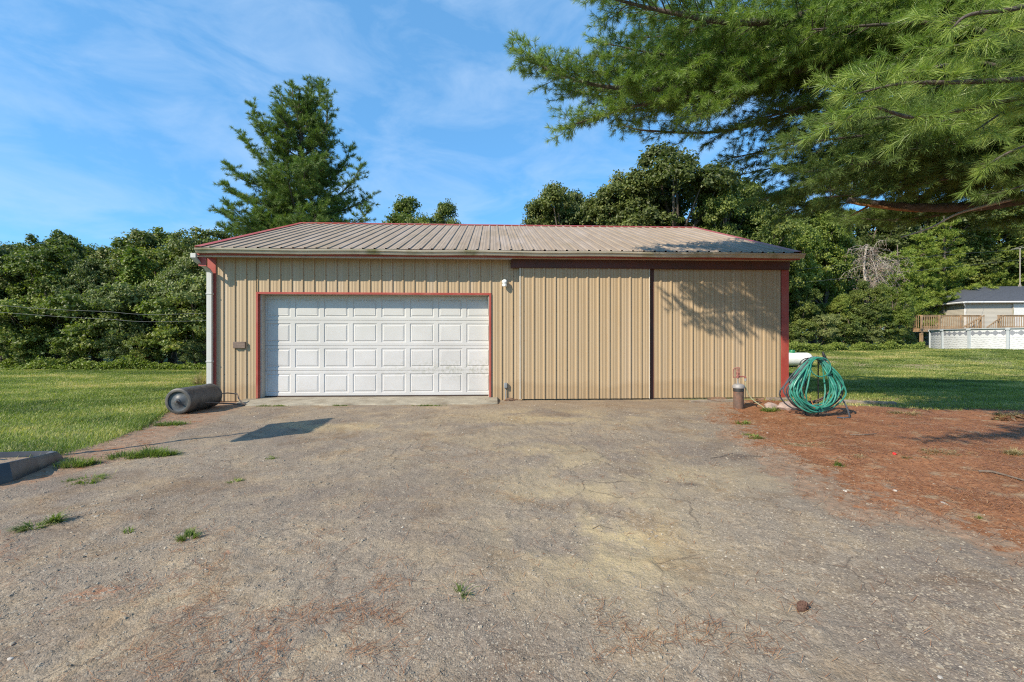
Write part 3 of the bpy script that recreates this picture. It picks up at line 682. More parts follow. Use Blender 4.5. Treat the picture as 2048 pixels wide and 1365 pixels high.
for x, s in ((-SO, -1), (BL+SO, 1)):       # rake trims
    t = MB()
    for d, o, nn in ((sl, Vector((0, EO, EZ)), nf), (s2, Vector((0, BD-EO, EZ)), n2)):
        A = Vector((x, 0, 0))+o; iw = Vector((-s*.10, 0, 0))
        vs = [A+iw+nn*.022, A+nn*.030+Vector((s*.02, 0, 0)), A+Vector((s*.02, 0, 0))-nn*.13, A+Vector((s*.008, 0, 0))-nn*.13, A+nn*.018+Vector((s*.008, 0, 0)), A+iw+nn*.018]
        vs2 = [q+d for q in vs]
        t.add(vs+vs2, [(i, (i+1) % 6, 6+(i+1) % 6, 6+i) for i in range(6)]+[(0, 1, 2, 3, 4, 5), (11, 10, 9, 8, 7, 6)])
    t.build('rake_trim', M['red'], barn)
# fascia, soffit, gutter
b = MB(); b.box((-SO, EO+.005, 2.935), (BL+SO, EO+.028, EZ-.01)); b.build('fascia', M['red'], barn)
b = MB(); b.box((-SO+.01, EO+.03, 2.945), (BL+SO-.01, -.022, 2.962)); b.box((-SO+.01, EO+.03, 2.905), (wt(1022), EO+.045, 2.944)); b.build('soffit', M['soffit'], barn)
gt = MB(); gp = [(EO+.003, 3.055), (EO+.003, 2.965), (EO-.065, 2.958), (EO-.080, 2.975), (EO-.088, 3.005), (EO-.115, 3.022), (EO-.122, 3.052), (EO-.112, 3.055), (EO-.110, 3.030), (EO-.083, 3.012), (EO-.075, 2.982), (EO-.062, 2.966), (EO-.003, 2.972)]
vs = []; gx0, gx1 = wt(388.5, EO-.11), BL+SO+.04
NS = 24
for i in range(NS+1):
    xx = gx0+(gx1-gx0)*i/NS; sag = .006*math.sin(i*1.3)
    vs += [(xx, y, z+sag) for y, z in gp]
k = len(gp); gt.add(vs, [(s*k+i, s*k+(i+1) % k, (s+1)*k+(i+1) % k, (s+1)*k+i) for s in range(NS) for i in range(k)]+[tuple(range(7)), tuple(NS*k+i for i in range(6, -1, -1))])
gt.build('gutter', M['gutter'], barn)
def downspout():
    cx_, cy_ = wt(419.8, -.065), -.066; pw, pd = .052, .036
    path = [(cx_-.10, EO-.05, 2.955), (cx_-.10, EO-.05, 2.87), (cx_-.07, EO+.03, 2.79), (cx_-.02, cy_-.06, 2.70), (cx_, cy_, 2.63), (cx_, cy_, .42), (cx_, cy_, .25), (cx_, cy_-.06, .16)]
    d = MB(); vs = []; n = 12
    for x, y, z in path:
        for j in range(n):
            q = 2*math.pi*(j+.5)/n; ex = max(-1, min(1, 1.35*math.cos(q))); ey = max(-1, min(1, 1.35*math.sin(q)))
            vs.append((x+ex*pw*(1-.04*(j % 2)), y+ey*pd*(1-.06*(j % 2)), z))
    d.add(vs, [(i*n+j, i*n+(j+1) % n, (i+1)*n+(j+1) % n, (i+1)*n+j) for i in range(len(path)-1) for j in range(n)]+[tuple(range(n))], 0, True)
    o = d.build('downspout', M['spout'], barn)
    for z in (2.18, .80):
        s = MB(); s.box((cx_-pw-.006, cy_-pd-.006, z), (cx_+pw+.006, cy_+pd+.004, z+.035), bev=.004); s.build('strap', M['spout'], o)
downspout()
# corner trims
b = MB(); b.box((-.03, -.024, -.02), (wt(433), -.002, 2.945), bev=.003); b.box((-.031, -.002, -.02), (-.02, .10, 2.945)); b.box((-.02, EO+.03, 2.72), (.13, EO+.04, 2.90)); b.build('corner_trim', M['red'], barn)
b = MB(); b.box((wt(1561.5), -.028, -.02), (BL+.025, -.002, 2.80), bev=.003); b.box((BL+.014, -.002, -.02), (BL+.026, .11, 2.945)); b.build('corner_trim', M['red'], barn)
# overhead door
t = MB()
t.box((DX0, -.03, .055), (OX0, -.001, DZ), bev=.004); t.box((OX1, -.03, .055), (DX1, -.001, DZ), bev=.004); t.box((OX0, -.03, OZ), (OX1, -.001, DZ), bev=.004)
t.box((OX0-.003, -.001, .055), (OX0+.004, .055, OZ)); t.build('door_trim', M['red'], barn)
t = MB(); t.box((OX0-.02, .056, .055), (OX0+.035, .20, OZ+.01)); t.box((OX1-.012, 0, .055), (OX1+.03, .20, OZ)); t.box((OX0+.035, .003, OZ+.003), (OX1-.012, .20, OZ+.05)); t.build('door_jamb', M['whitetrim'], barn)
GY0 = .205
def garage_door():
    root = None; zb = .075; sh = .5334; gx0, gx1 = OX0-.02, OX1+.04
    xl, xr = wt(527, GY0)-.02, wt(976, GY0)+.03
    cw = .6015; off = wt(370+715/3.249, GY0)
    base = MB()
    for r_ in range(4):
        z0 = zb+r_*sh; z1 = z0+sh-.004
        # section front face as a grid with recessed, raised panels
        xs = [gx0]; cols = []
        for k in range(-2, 8):
            a = off+k*cw; b_ = a+.51
            if a < gx0+.03: continue
            if b_ > gx1-.02: b_ = gx1-.02
            if b_-a < .2: continue
            cols.append((a, b_))
        za, zb2 = z0+.065, z1-.062
        def q(x0, z0_, x1, z1_, y=GY0): base.add([(x0, y, z0_), (x1, y, z0_), (x1, y, z1_), (x0, y, z1_)], [(0, 1, 2, 3)])
        q(gx0, z0+.008, gx1, za); q(gx0, zb2, gx1, z1-.008)
        # rounded section joints
        base.add([(gx0, GY0+.012, z0-.002), (gx1, GY0+.012, z0-.002), (gx1, GY0, z0+.008), (gx0, GY0, z0+.008)], [(0, 1, 2, 3)])
        base.add([(gx0, GY0, z1-.008), (gx1, GY0, z1-.008), (gx1, GY0+.012, z1+.002), (gx0, GY0+.012, z1+.002)], [(0, 1, 2, 3)])
        px_ = gx0
        for a, b_ in cols:
            q(px_, za, a, zb2); px_ = b_
            rings = [(0, 0), (.012, .011), (.030, .011), (.046, .001), (.052, .001), (.060, .004), (.068, .001)]
            prev = None
            for ins, dep in rings:
                cur = [(a+ins, GY0+dep, za+ins), (b_-ins, GY0+dep, za+ins), (b_-ins, GY0+dep, zb2-ins), (a+ins, GY0+dep, zb2-ins)]
                if prev: base.add(prev+cur, [(i, (i+1) % 4, 4+(i+1) % 4, 4+i) for i in range(4)])
                prev = cur
            base.add(prev, [(0, 1, 2, 3)])
        q(px_, za, gx1, zb2)
    d = base.build('overhead_door', M['gwhite'], barn)
    s = MB(); s.box((gx0, GY0-.012, zb-.022), (gx1, GY0+.03, zb-.001)); s.build('bottom_seal', M['dark'], d)
    s = MB(); s.box((gx0, GY0+.03, zb), (gx1, GY0+.05, zb+4*sh)); s.build('door_core', M['dark'], d)
garage_door()
# sliding doors hung on a covered track
def slider(u0, u1, yb, ribu, ztop, white_r, lightw):
    x0, x1 = wt(u0, yb), wt(u1, yb); d = MB()
    ribbed(d, rib_profile(x0+.02, x1-.01, wt(ribu, yb)), lambda x: Vector((x, yb, .02)), UP*(ztop-.02), YN)
    xs = [wt(ribu, yb)+k*RIB+.036 for k in range(-1, 14)]
    screws(d, [x for x in xs if x0+.05 < x < x1-.03], (.62, 1.24, 1.85), yb-.001, 1)
    o = d.build('sliding_door', [M['tan'], M['screw']], barn)
    fr = MB(); fr.box((x0+.005, yb+.001, .02), (x1-.005, yb+.018, ztop)); fr.build('door_frame', M['darkred'], o)
    if lightw: e = MB(); e.box((x0-.002, yb-.026, .015), (x0+.026, yb+.021, ztop-.002), bev=.004); e.build('edge_trim', M['whitetrim'], o)
    if white_r: e = MB(); e.box((x1-.012, yb-.026, .015), (x1+.002, yb+.021, ztop-.002), bev=.004); e.build('edge_trim', M['whitetrim'], o)
    return o
ZH = wz(1300, 538, -.10)
slider(1039, 1299, -.075, 800+867/3.249, ZH+.02, True, True)
slider(1306, 1562, -.024, 1280+127/3.102, ZH+.01, False, False)
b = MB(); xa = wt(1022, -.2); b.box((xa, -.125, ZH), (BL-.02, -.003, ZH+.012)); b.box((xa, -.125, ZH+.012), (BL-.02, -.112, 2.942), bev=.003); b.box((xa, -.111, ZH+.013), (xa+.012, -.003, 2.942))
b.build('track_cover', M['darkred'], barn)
b = MB(); b.box((wt(1300), -.0235, .0), (wt(1307), -.004, ZH)); b.build('door_shade_strip', M['darkred'], barn)  # dark strip in place of the left door's shadow on the right one
# fittings
def wall_light():
    x, z = wt(1009.5, -.08), wz(1009.5, 567, -.08)
    m = MB(); mt = Matrix.Rotation(R(90), 3, 'X')
    m.lathe([(.001, .0), (.055, .0), (.055, .03), (.03, .045), (.001, .045)], (x, 0, z+.035), 20, mat=mt)
    o = m.build('wall_light', M['lampwhite'], barn)
    g = MB(); g.lathe([(.001, .075), (.03, .073), (.047, .055), (.052, .03), (.053, -.005), (.050, -.055), (.043, -.068), (.001, -.07)], (x, -.085, z), 24); g.build('lamp_shade', M['lampwhite'], o)
    g = MB(); g.lathe([(.0545, .012), (.0565, .006), (.0565, -.004), (.0545, -.010)], (x, -.085, z), 24); g.build('shade_ring', M['greymetal'], o)
wall_light()
x, z = wt(1011.5, -.05), wz(1011, 772, -.05)
b = MB(); b.box((x-.035, -.065, z-.055), (x+.035, -.001, z+.06), bev=.008); b.box((x-.028, -.078, z-.045), (x+.028, -.065, z+.045), bev=.006); o = b.build('outlet_box', M['greymetal'], barn)
b = MB(); b.tube([(x, -.035, z-.055), (x, -.035, -.02)], .011, 8); b.build('conduit', M['greymetal'], o)
x0, x1, z1, z0 = wt(467, -.04), wt(491, -.04), wz(480, 684, -.04), wz(480, 697, -.04)
b = MB(); b.box((x0, -.062, z0), (x1, -.024, z1), bev=.004); b.box((x0+.05, -.064, z0+.045), (x1+.004, -.0625, z0+.055)); b.build('wooden_block', M['oldwood'], barn)
# concrete apron
a = MB(); n = 40; ax0, ax1 = wt(516)-.25, wt(983)+.12
vs = []
for i in range(n+1):
    x = ax0+(ax1-ax0)*i/n; y1 = -.62-.03*math.sin(i*.9)-.02*math.sin(i*2.3); e = .28*max(0, 1-i/2.0)
    vs += [(x, .30, .052), (x, -.02, .052), (x, -.30+e*.6, .046), (x, y1+e, .012), (x, y1-.03+e, -.06)]
a.add(vs, [(i*5+j, i*5+j+1, (i+1)*5+j+1, (i+1)*5+j) for i in range(n) for j in range(4)]+[(4, 3, 2, 1, 0), tuple(n*5+j for j in range(5))], 0, True)
tag(a.build('concrete_apron', M['concrete']), kind='structure')
# dark interior floor edge / sill boards stay inside the closed shell

# ------------------------------------------------------------------ lawn roller
def roller():
    A = G(-5.66, 7.62, 0); B = G(-5.70, 8.52, 0); gz = float(zt(A.x, A.y)); rad = .222
    A.z = B.z = gz+rad; ax = (B-A).normalized(); L = (B-A).length
    r = empty('lawn_roller', (A+B)/2-Vector((0, 0, rad)))
    tag(r, 'dark grey drum roller with rusty drawbar lying at the left corner of the barn', 'lawn roller')
    rot = ax.to_track_quat('Z', 'Y').to_matrix()
    d = MB(); d.lathe([(rad-.055, -.0), (rad-.03, -.004), (rad-.008, .006), (rad, .025), (rad, .05), (rad-.004, .055), (rad-.002, L/2), (rad-.004, L-.055), (rad, L-.05), (rad, L-.025), (rad-.008, L-.006), (rad-.03, L+.004)], A, 56, mat=rot); d.build('drum', M['rollerpoly'], r)
    for z, s in ((0, 1), (L, -1)):
        e = MB(); e.lathe([(rad-.028, z-.003*s), (rad-.045, z+.022*s), (rad-.075, z+.030*s), (.10, z+.026*s), (.075, z+.012*s), (.045, z+.004*s), (.035, z-.012*s), (.001, z-.012*s)], A, 48, mat=rot); eo = e.build('drum_end', M['rollerend'], r)
        h = MB(); h.lathe([(.001, z-.045*s), (.016, z-.045*s), (.018, z-.012*s)][::s], A, 14, mat=rot); h.build('axle', M['rustbar'], eo)
    hitch = GZ(-5.10, 8.66, .015); hz = gz+rad
    fr = MB()
    a0 = A-ax*.05; b0 = B+ax*.05
    j = GZ(-5.28, 8.52, .06)
    m1 = a0.lerp(j, .55); m1.z = hz-.085
    fr.tube([a0, a0.lerp(m1, .3), m1, j, hitch], [.011, .012, .012, .014, .014], 8)
    k = G(-5.40, 8.85, hz-.02)
    fr.tube([b0, G(-5.55, 8.78, hz+.01), k, G(-5.30, 8.72, .13), G(-5.20, 8.66, .05), hitch], .012, 8)
    fr.tube([hitch, hitch+Vector((.09, .02, -.008))], [.016, .012], 8)
    fr.build('drawbar', M['rustbar'], r)
roller()

# ------------------------------------------------------------------ portable basketball goal: its base reaches into the picture, the rest stands left of it
def hoop():
    P = G(-5.93, 4.06); P.z = float(zt(P.x, P.y))
    r = empty('basketball_goal', P)
    tag(r, 'portable basketball goal with black plastic sand-filled base at the left driveway edge', 'basketball goal')
    top = [(-4.78, 4.80, .085), (-4.42, 3.93, .165), (-5.55, 3.30, .17), (-6.02, 4.22, .17)]
    def ring(ins, dz, absz=None):
        c = np.mean([(p[0], p[1]) for p in top], 0); o = []
        for i in range(4):
            a, b, c2 = np.array(top[i-1][:2]), np.array(top[i][:2]), np.array(top[(i+1) % 4][:2])
            for d in ((a-b), (c2-b)):
                q = b+d/np.linalg.norm(d)*.07; q = q+(c-q)/np.linalg.norm(c-q)*ins
                o.append(G(q[0], q[1], (top[i][2] if absz is None else absz)+dz+P.z))
        return o
    rings = [ring(-.02, 0, -.02), ring(-.02, 0, .02), ring(.015, -.012), ring(.025, 0), ring(.045, 0), ring(.07, -.02), ring(.085, -.05)]
    b = MB(); vs = sum(rings, []); b.add(vs, [(k*8+i, k*8+(i+1) % 8, (k+1)*8+(i+1) % 8, (k+1)*8+i) for k in range(6) for i in range(8)], 0, True)
    b.add(ring(.085, -.05), [tuple(range(8))], 1)
    b.build('base', [M['basin'], M['sand']], r)
    # wheel at the near end
    wv = MB(); cpt = G(-4.47, 3.88, .045+P.z); ax = (G(-4.42, 3.93)-G(-5.55, 3.30)).normalized()
    wv.lathe([(.001, -.02), (.045, -.02), (.055, -.01), (.055, .01), (.045, .02), (.001, .02)], cpt, 20, mat=ax.to_track_quat('Z', 'Y').to_matrix()); wv.build('wheel', M['basin'], r)
    topz = 2.75
    p = MB(); p.tube([P+Vector((0, 0, .02)), P+Vector((0, 0, topz))], .034, 14); p.build('pole', M['blackiron'], r)
    br = MB()
    for q in (G(-5.06, 4.42, .10), G(-5.7, 3.75, .12)): br.tube([q, P+Vector((0, 0, .62))], .011, 8)
    br.build('brace', M['blackiron'], r)
    bd = Vector((-.10*RT[0]+.99*FW[0], -.10*RT[1]+.99*FW[1], 0)).normalized()
    nrm = Vector((bd.y, -bd.x, 0)); c0 = G(-5.76, 4.20, 0)
    prof = [(-.60, .02), (-.58, 0), (.58, 0), (.60, .02), (.60, .64), (.58, .66), (-.58, .66), (-.60, .64)]
    bm = MB(); fr = [c0+bd*x_+Vector((0, 0, 2.10+z_)) for x_, z_ in prof]; bk = [q-nrm*.03 for q in fr]; k = len(fr)
    bm.add(fr+bk, [tuple(range(k)), tuple(range(2*k-1, k-1, -1))]+[(i, (i+1) % k, k+(i+1) % k, k+i) for i in range(k)])
    bo = bm.build('backboard', M['glass'], r)
    for z in (2.25, 2.6):
        a = MB(); a.tube([P+Vector((0, 0, z)), c0-nrm*.035+Vector((0, 0, z))], .014, 8); a.build('bracket', M['blackiron'], r)
    rim = MB(); cc = c0+nrm*.27+Vector((0, 0, 2.24))
    rim.tube([cc+Vector((.225*math.cos(t), .225*math.sin(t), 0)) for t in np.linspace(0, 2*math.pi, 25)], .009, 8); rim.build('rim', M['red'], r)
hoop()

# ------------------------------------------------------------------ yard hydrant in its steel casing
def hydrant():
    Y = 8.36; X = (1477-1024)/F*Y; P = GZ(X, Y, -.02); s = Y/F
    r = empty('yard_hydrant', P)
    tag(r, 'red iron yard hydrant in a rusty steel casing with grey cap near the sliding door', 'yard hydrant')
    h = 48*s; rr = 9.6*s
    c = MB(); c.lathe([(rr, 0), (rr, h)], P, 28); c.build('casing', M['rustpipe'], r)
    c = MB(); c.lathe([(rr+.003, h-.115), (rr+.006, h-.11), (rr+.004, h-.085), (rr+.006, h-.07), (rr+.003, h-.055)], P, 28); c.build('tape_band', M['tape'], r)
    c = MB(); c.lathe([(rr+.010, h-.055), (rr+.016, h-.05), (rr+.016, h-.012), (rr+.004, h+.008), (rr-.015, h+.022), (.02, h+.035), (.001, h+.036)], P, 28); c.build('casing_cap', M['pipecap'], r)
    tz = P.z+h+.03; px_, py_ = P.x-.012, P.y
    c = MB(); c.tube([(px_, py_, tz-.05), (px_, py_, tz+.135)], .010, 10); c.build('standpipe', M['greymetal'], r)
    q = RT; ex = Vector((q[0], q[1], 0))
    o = Vector((px_, py_, tz+.12))
    hd = MB(); hd.lathe([(.001, -.02), (.022, -.018), (.032, 0), (.030, .022), (.018, .034), (.015, .06), (.022, .068), (.022, .078), (.012, .086), (.012, .155), (.001, .156)], o, 18)
    hd.tube([o+Vector((0, 0, .008)), o+ex*.10+Vector((0, 0, .012)), o+ex*.135+Vector((0, 0, .010)), o+ex*.14+Vector((0, 0, -.02))], [.014, .014, .018, .018], 10)
    hdo = hd.build('hydrant_head', M['hydrantred'], r)
    lv = MB()
    lv.tube([o+ex*.045+Vector((0, 0, .17)), o+Vector((0, 0, .175)), o-ex*.06+Vector((0, 0, .165)), o-ex*.085+Vector((0, 0, .14)), o-ex*.088+Vector((0, 0, .02)), o-ex*.075+Vector((0, 0, -.01))], [.007, .012, .010, .009, .007, .007], 8)
    lv.tube([o-ex*.03+Vector((0, 0, .15)), o-ex*.03+Vector((0, 0, .04))], .006, 8); lv.tube([o+ex*.028+Vector((0, 0, .17)), o+ex*.028+Vector((0, 0, .02))], .008, 8)
    lv.tube([o-ex*.088+Vector((0, 0, -.005)), o-ex*.02+Vector((0, 0, -.005))], .007, 8)
    lv.build('handle', M['hydrantred'], hdo)
    sp = o+ex*.14+Vector((0, 0, -.02))
    k = MB(); k.tube([sp, sp+Vector((0, 0, -.05))], [.017, .019], 10)
    e = GZ((1530-1024)/F*8.2, 8.2, .012)
    pts = []
    for t in np.linspace(0, 1, 16):
        a = sp+Vector((0, 0, -.05)); b_ = a+Vector((.0, 0, -.34)); c_ = e+Vector((-.10, .05, .10))
        pts.append(a*(1-t)**3+b_*3*t*(1-t)**2+c_*3*t*t*(1-t)+e*t**3)
    hz = MB(); hz.tube(pts, .0105, 8); ho = hz.build('short_hose', M['oliveh'])
    tag(ho, 'short faded olive hose hanging from the hydrant spout to the ground', 'hose')
    k.build('hose_coupling', M['greymetal'], ho)
hydrant()

# ------------------------------------------------------------------ coiled hoses on a hanger
HY = 7.5
def hose_group():
    s = HY/F; cx_ = (1622-1024)*s
    top = CH-(712-682.5)*s-.02; P = GZ(cx_+.02, HY)
    hn = empty('hose_hanger', P)
    tag(hn, 'black iron hose hanger stake standing inside the coiled green hose', 'hose hanger')
    m = MB()
    for dx in (.16,): m.tube([GZ(cx_+dx, HY+.06, -.05), G(cx_+dx, HY+.06, top-.06)], .010, 8)
    m.tube([GZ(cx_-.05, HY+.06, -.05), G(cx_-.05, HY+.06, top-.05)], .010, 8)
    m.build('stake', M['blackiron'], hn)
    m = MB(); arc = [G(cx_+.05+.17*math.cos(t), HY+.02, top-.13+.115*math.sin(t)) for t in np.linspace(math.pi*1.02, -.02*math.pi, 14)]
    m.tube(arc, .010, 8)
    for q in (.0, .16): m.tube([p+Vector((0, q-.08, -.004)) for p in arc], .007, 6)
    m.build('saddle', M['blackiron'], hn)
    m = MB(); kx = cx_+.21; kz = top+.01
    m.tube([G(kx, HY-.02, kz-.10), G(kx-.005, HY-.04, kz-.03), G(kx-.03, HY-.04, kz+.035), G(kx-.035, HY-.03, kz+.075)], [.02, .026, .022, .012], 8)
    m.tube([G(kx-.05, HY, kz-.04), G(kx+.03, HY-.05, kz-.05)], [.014, .018], 8); m.build('hook', M['blackiron'], hn)
    # loops: each turn climbs over the saddle and hangs to the ground, fanning out at the bottom
    def turns(n, seed, left, right, bot, dep, wob=.02, topw=.16, ty=0):
        g = np.random.default_rng(seed); pts = []
        prm = []
        for i in range(n+1):
            f_ = i/max(1, n-1)
            prm.append((g.uniform(*left), g.uniform(*right), g.uniform(*bot), g.uniform(*dep), g.uniform(-.035, .035), g.uniform(-.06, .06)))
        K = 44
        for i in range(n):
            a, b_ = prm[i], prm[i+1]
            for k in range(K):
                t = k/K; e = t*t*(3-2*t); q = [a[j]*(1-e)+b_[j]*e for j in range(6)]
                ph = 2*math.pi*t                                # 0 = top
                sx = math.sin(ph); cz = math.cos(ph)
                lo = .5-.5*cz                                   # 0 top, 1 bottom
                half = (q[1] if sx > 0 else q[0])
                shape = (abs(sx)**.85)*(1+.0*lo)
                wd = topw*(1-lo)+half*lo**.8 if lo > 0 else topw
                x = cx_+.045*(1-lo)+q[4]*lo+math.copysign(shape*(topw*.85*(1-lo)+half*min(1, lo*1.35+.18)), sx)
                z = top-.012+q[5]*.25*(1-lo) - (top-q[2])*lo**(.92) if True else 0
                y = HY-.06-q[3]*math.sin(min(lo*1.3, 1)*math.pi/2)*(1 if sx <= 0 else .55)-ty+.05*math.sin(ph*2+i)
                gz = float(zt(*G(x, y)[:2]))
                pts.append(G(x, y, max(z, gz+.014)))
        return pts
    c = MB(); c.tube(turns(14, 5, (.18, .47), (.12, .42), (.0, .26), (-.06, .22)), .0125, 8); g = c.build('garden_hose', M['hosegreen'])
    tag(g, 'teal green garden hose hung in many long loops touching the ground', 'hose')
    c = MB(); c.tube(turns(4, 9, (.38, .50), (.30, .44), (.03, .16), (-.16, -.02)), .0115, 8)
    c.build('dark_hose', M['hosegrey'])
    tag(bpy.data.objects['dark_hose'], 'dark grey hose looped behind the teal hose and bulging out at its left side', 'hose')
    c = MB(); c.tube(turns(3, 21, (.14, .30), (.26, .34), (.10, .25), (-.20, -.05)), .012, 8); c.build('brown_hose', M['hosebrown'])
    tag(bpy.data.objects['brown_hose'], 'old brown hose bunched at the back right of the coil', 'hose')
    c = MB(); lp = [G(cx_+.05+.165*math.sin(t), HY-.16, top-.16+.155*math.cos(t)) for t in np.linspace(0, 2*math.pi, 33)]; c.tube(lp, .010, 8)
    c.build('hose_loop', M['hosegreen'], g)
    c = MB(); c.tube([G(cx_-.14, HY+.0, top-.50), G(cx_-.13, HY-.02, .34), G(cx_-.09, HY-.05, .20), G(cx_-.03, HY-.1, .10), G(cx_+.03, HY-.12, .06), G(cx_-.02, HY-.13, .12), G(cx_-.08, HY-.08, .32)], .006, 6)
    tag(c.build('extension_cord', M['cordorange']), 'thin orange cord showing between the teal hose loops', 'cord')
    c = MB(); bx = (1672-1024)*s
    c.tube([G(bx, HY-.05, .36), G(bx+.04, HY-.08, .29), G(bx+.075, HY-.12, .18), G(bx+.06, HY-.2, .07), GZ(bx-.0, HY-.3, .015), GZ(bx-.1, HY-.32, .014), GZ(bx-.2, HY-.30, .014)], .0115, 8)
    tag(c.build('hose_end', M['hosegrey']), 'loose grey hose end curling out at the right foot of the coil', 'hose')
hose_group()

# ------------------------------------------------------------------ timbers, rocks, scraps on the ground
TG = 'old landscape timbers along the edge of the shaded grass'
def timber(u0, v0, u1, v1, label, hh=.07):
    a = GZ((u0-1024)/F*(F*CH/(v0-682.5)), F*CH/(v0-682.5), 0); b = GZ((u1-1024)/F*(F*CH/(v1-682.5)), F*CH/(v1-682.5), 0)
    d = (b-a).normalized(); n = Vector((-d.y, d.x, 0)); m = MB(); vs = []; K = 8
    for i in range(K+1):
        p = a.lerp(b, i/K); j = .006*math.sin(i*2.1)
        for s, z in ((-.055, -.03), (-.06, hh*.75+j), (-.045, hh+j), (.045, hh-j), (.06, hh*.7), (.055, -.03)): vs.append(p+n*s+Vector((0, 0, z)))
    m.add(vs, [(i*6+j, i*6+(j+1) % 6, (i+1)*6+(j+1) % 6, (i+1)*6+j) for i in range(K) for j in range(6)]+[tuple(range(6)), tuple(K*6+j for j in range(5, -1, -1))])
    tag(m.build('landscape_timber', M['timber']), label, 'timber', TG)
timber(1380, 806.5, 1467, 806.5, 'thin grey timber on the ground left of the hydrant casing', .04)
timber(1535, 803.5, 1600, 803.5, 'grey timber running behind the left side of the hose coil', .06)
timber(1668, 806, 1790, 809, 'bluish grey timber lying right of the hose coil at the shade edge', .06)
def blob(P, s, seed, name, m, label, cat, grp=None, sub=2, amp=.25):
    g = np.random.default_rng(seed); import bmesh
    bm = bmesh.new(); bmesh.ops.create_icosphere(bm, subdivisions=sub, radius=1)
    o = g.uniform(-9, 9, 3)
    from mathutils import noise as mn
    for v in bm.verts:
        k = 1+amp*mn.noise(v.co*1.3+Vector(o))*2+amp*.5*mn.noise(v.co*3.4+Vector(o))
        v.co = Vector((v.co.x*s[0]*k, v.co.y*s[1]*k, v.co.z*s[2]*k))
    me = bpy.data.meshes.new(name); bm.to_mesh(me); bm.free(); me.materials.append(m)
    ob = link(name, me); ob.location = P; ob.rotation_euler = (0, 0, g.uniform(0, 6)); tag(ob, label, cat, grp); return ob
blob(GZ(5.05, 8.15, .05), (.23, .15, .12), 3, 'rock', M['rock'], 'large pinkish rock behind the hose coil', 'rock', 'rocks near the hose')
blob(GZ(4.72, 8.2, .03), (.13, .1, .08), 4, 'rock', M['rock'], 'smaller pinkish rock left behind the hose coil', 'rock', 'rocks near the hose')
PG = 'pale pebbles larger than the rest of the gravel'
for u, v, r_, l in ((858, 1276, .013, 'oblong pale pebble among red needles in the front left driveway'), (380, 1262, .014, 'pale flat pebble left of centre in the front driveway'), (684, 1320, .012, 'round pale pebble near the bottom edge below the oblong one'), (1690, 982, .035, 'white stone at the border of the red litter'),
                    (1790, 980, .03, 'pale stone right of the white one at the litter border'), (1885, 1005, .035, 'tan flat stone in the gravel-litter border near the right'), (1515, 862, .028, 'white pebble beside the flat weed patch'), (1535, 864, .03, 'pinkish white pebble next to the white pebble'), (1880, 1365-15, .02, 'grey stone at the bottom right corner'), (20, 1310, .02, 'grey stone at the bottom left corner')):
    Y = F*CH/(v-682.5); blob(GZ((u-1024)/F*Y, Y, 0), (r_*.55, r_*.4, r_*.32), u, 'pebble', M['pebble'], l, 'pebble', PG, amp=.15)
Y = F*CH/(908-682.5); blob(GZ((1789-1024)/F*Y, Y, .012), (.022, .014, .012), 8, 'red_scrap', M['redscrap'], 'tiny bright red scrap lying on the needle litter', 'scrap')
DP = 'small heaps of dark soil and needles at the foot of the barn'
for u, v, w_, l in ((1022, 797, .16, 'low dark soil heap below the outlet box'), (1437, 797, .26, 'dark soil heap at the wall left of the hydrant casing'), (1535, 797, .22, 'reddish soil heap at the wall right of the hydrant casing')):
    Y = 9.35 if u > 1100 else 9.45; blob(GZ((u-1024)/F*Y, Y, 0), (w_, .10, .05), u, 'soil_heap', M['soil'], l, 'soil heap', DP, sub=3, amp=.3)
def cone():
    Y = F*CH/(1217-682.5); P = GZ((1603-1024)/F*Y, Y, .012)
    m = MB(); ax = Vector((.8, .35, .25)).normalized(); rot = ax.to_track_quat('Z', 'Y').to_matrix()
    for k in range(60):
        t = k/60; a = k*2.39996; rr = .020*math.sin(math.pi*(t*.85+.12)); z = (t-.5)*.06
        c = rot @ Vector((rr*.4*math.cos(a), rr*.4*math.sin(a), z)); tip = rot @ Vector((rr*1.15*math.cos(a), rr*1.15*math.sin(a), z+.010))
        sd = rot @ Vector((-math.sin(a), math.cos(a), 0)); nn = rot @ Vector((0, 0, 1))
        vs = [c-sd*.003, c+sd*.003, tip+sd*.0065, tip-sd*.0065, tip+nn*.004+(tip-c)*.2, c+nn*.003]
        m.add([P+v for v in vs], [(0, 1, 2, 3), (3, 2, 4), (0, 3, 4, 5), (1, 5, 4, 2)])
    m.tube([P+rot @ Vector((0, 0, -.032)), P+rot @ Vector((0, 0, .03))], [.004, .003], 6)
    tag(m.build('pine_cone', M['cone']), 'open brown pine cone lying on the gravel at the lower right', 'pine cone')
cone()
SG = 'fallen sticks lying on the needle litter'
def stick(pts, r_, label, m='stick'):
    q = []
    for u, v, z in pts:
        Y = F*CH/(v-682.5); q.append(GZ((u-1024)/F*Y, Y, z))
    b = MB(); b.tube(q, [r_*(1-.5*i/(len(q)-1)) for i in range(len(q))], 7); tag(b.build('stick', M[m]), label, 'stick', SG)
stick([(1957, 943, .012), (1985, 946, .02), (2008, 950, .012), (2050, 962, .012), (2100, 975, .01)], .011, 'dark stick on the needle litter reaching the right picture edge')
stick([(1700, 869, .01), (1728, 871, .012), (1753, 868, .01)], .010, 'short dark stick on red litter right of the hose')
stick([(1465, 905, .004), (1440, 912, .006), (1420, 914, .004)], .006, 'thin dark stick near the damp spot on gravel')
stick([(1185, 1052, .004), (1200, 1047, .008), (1225, 1053, .004)], .002, 'tiny brown twig on the yellowish driveway patch')
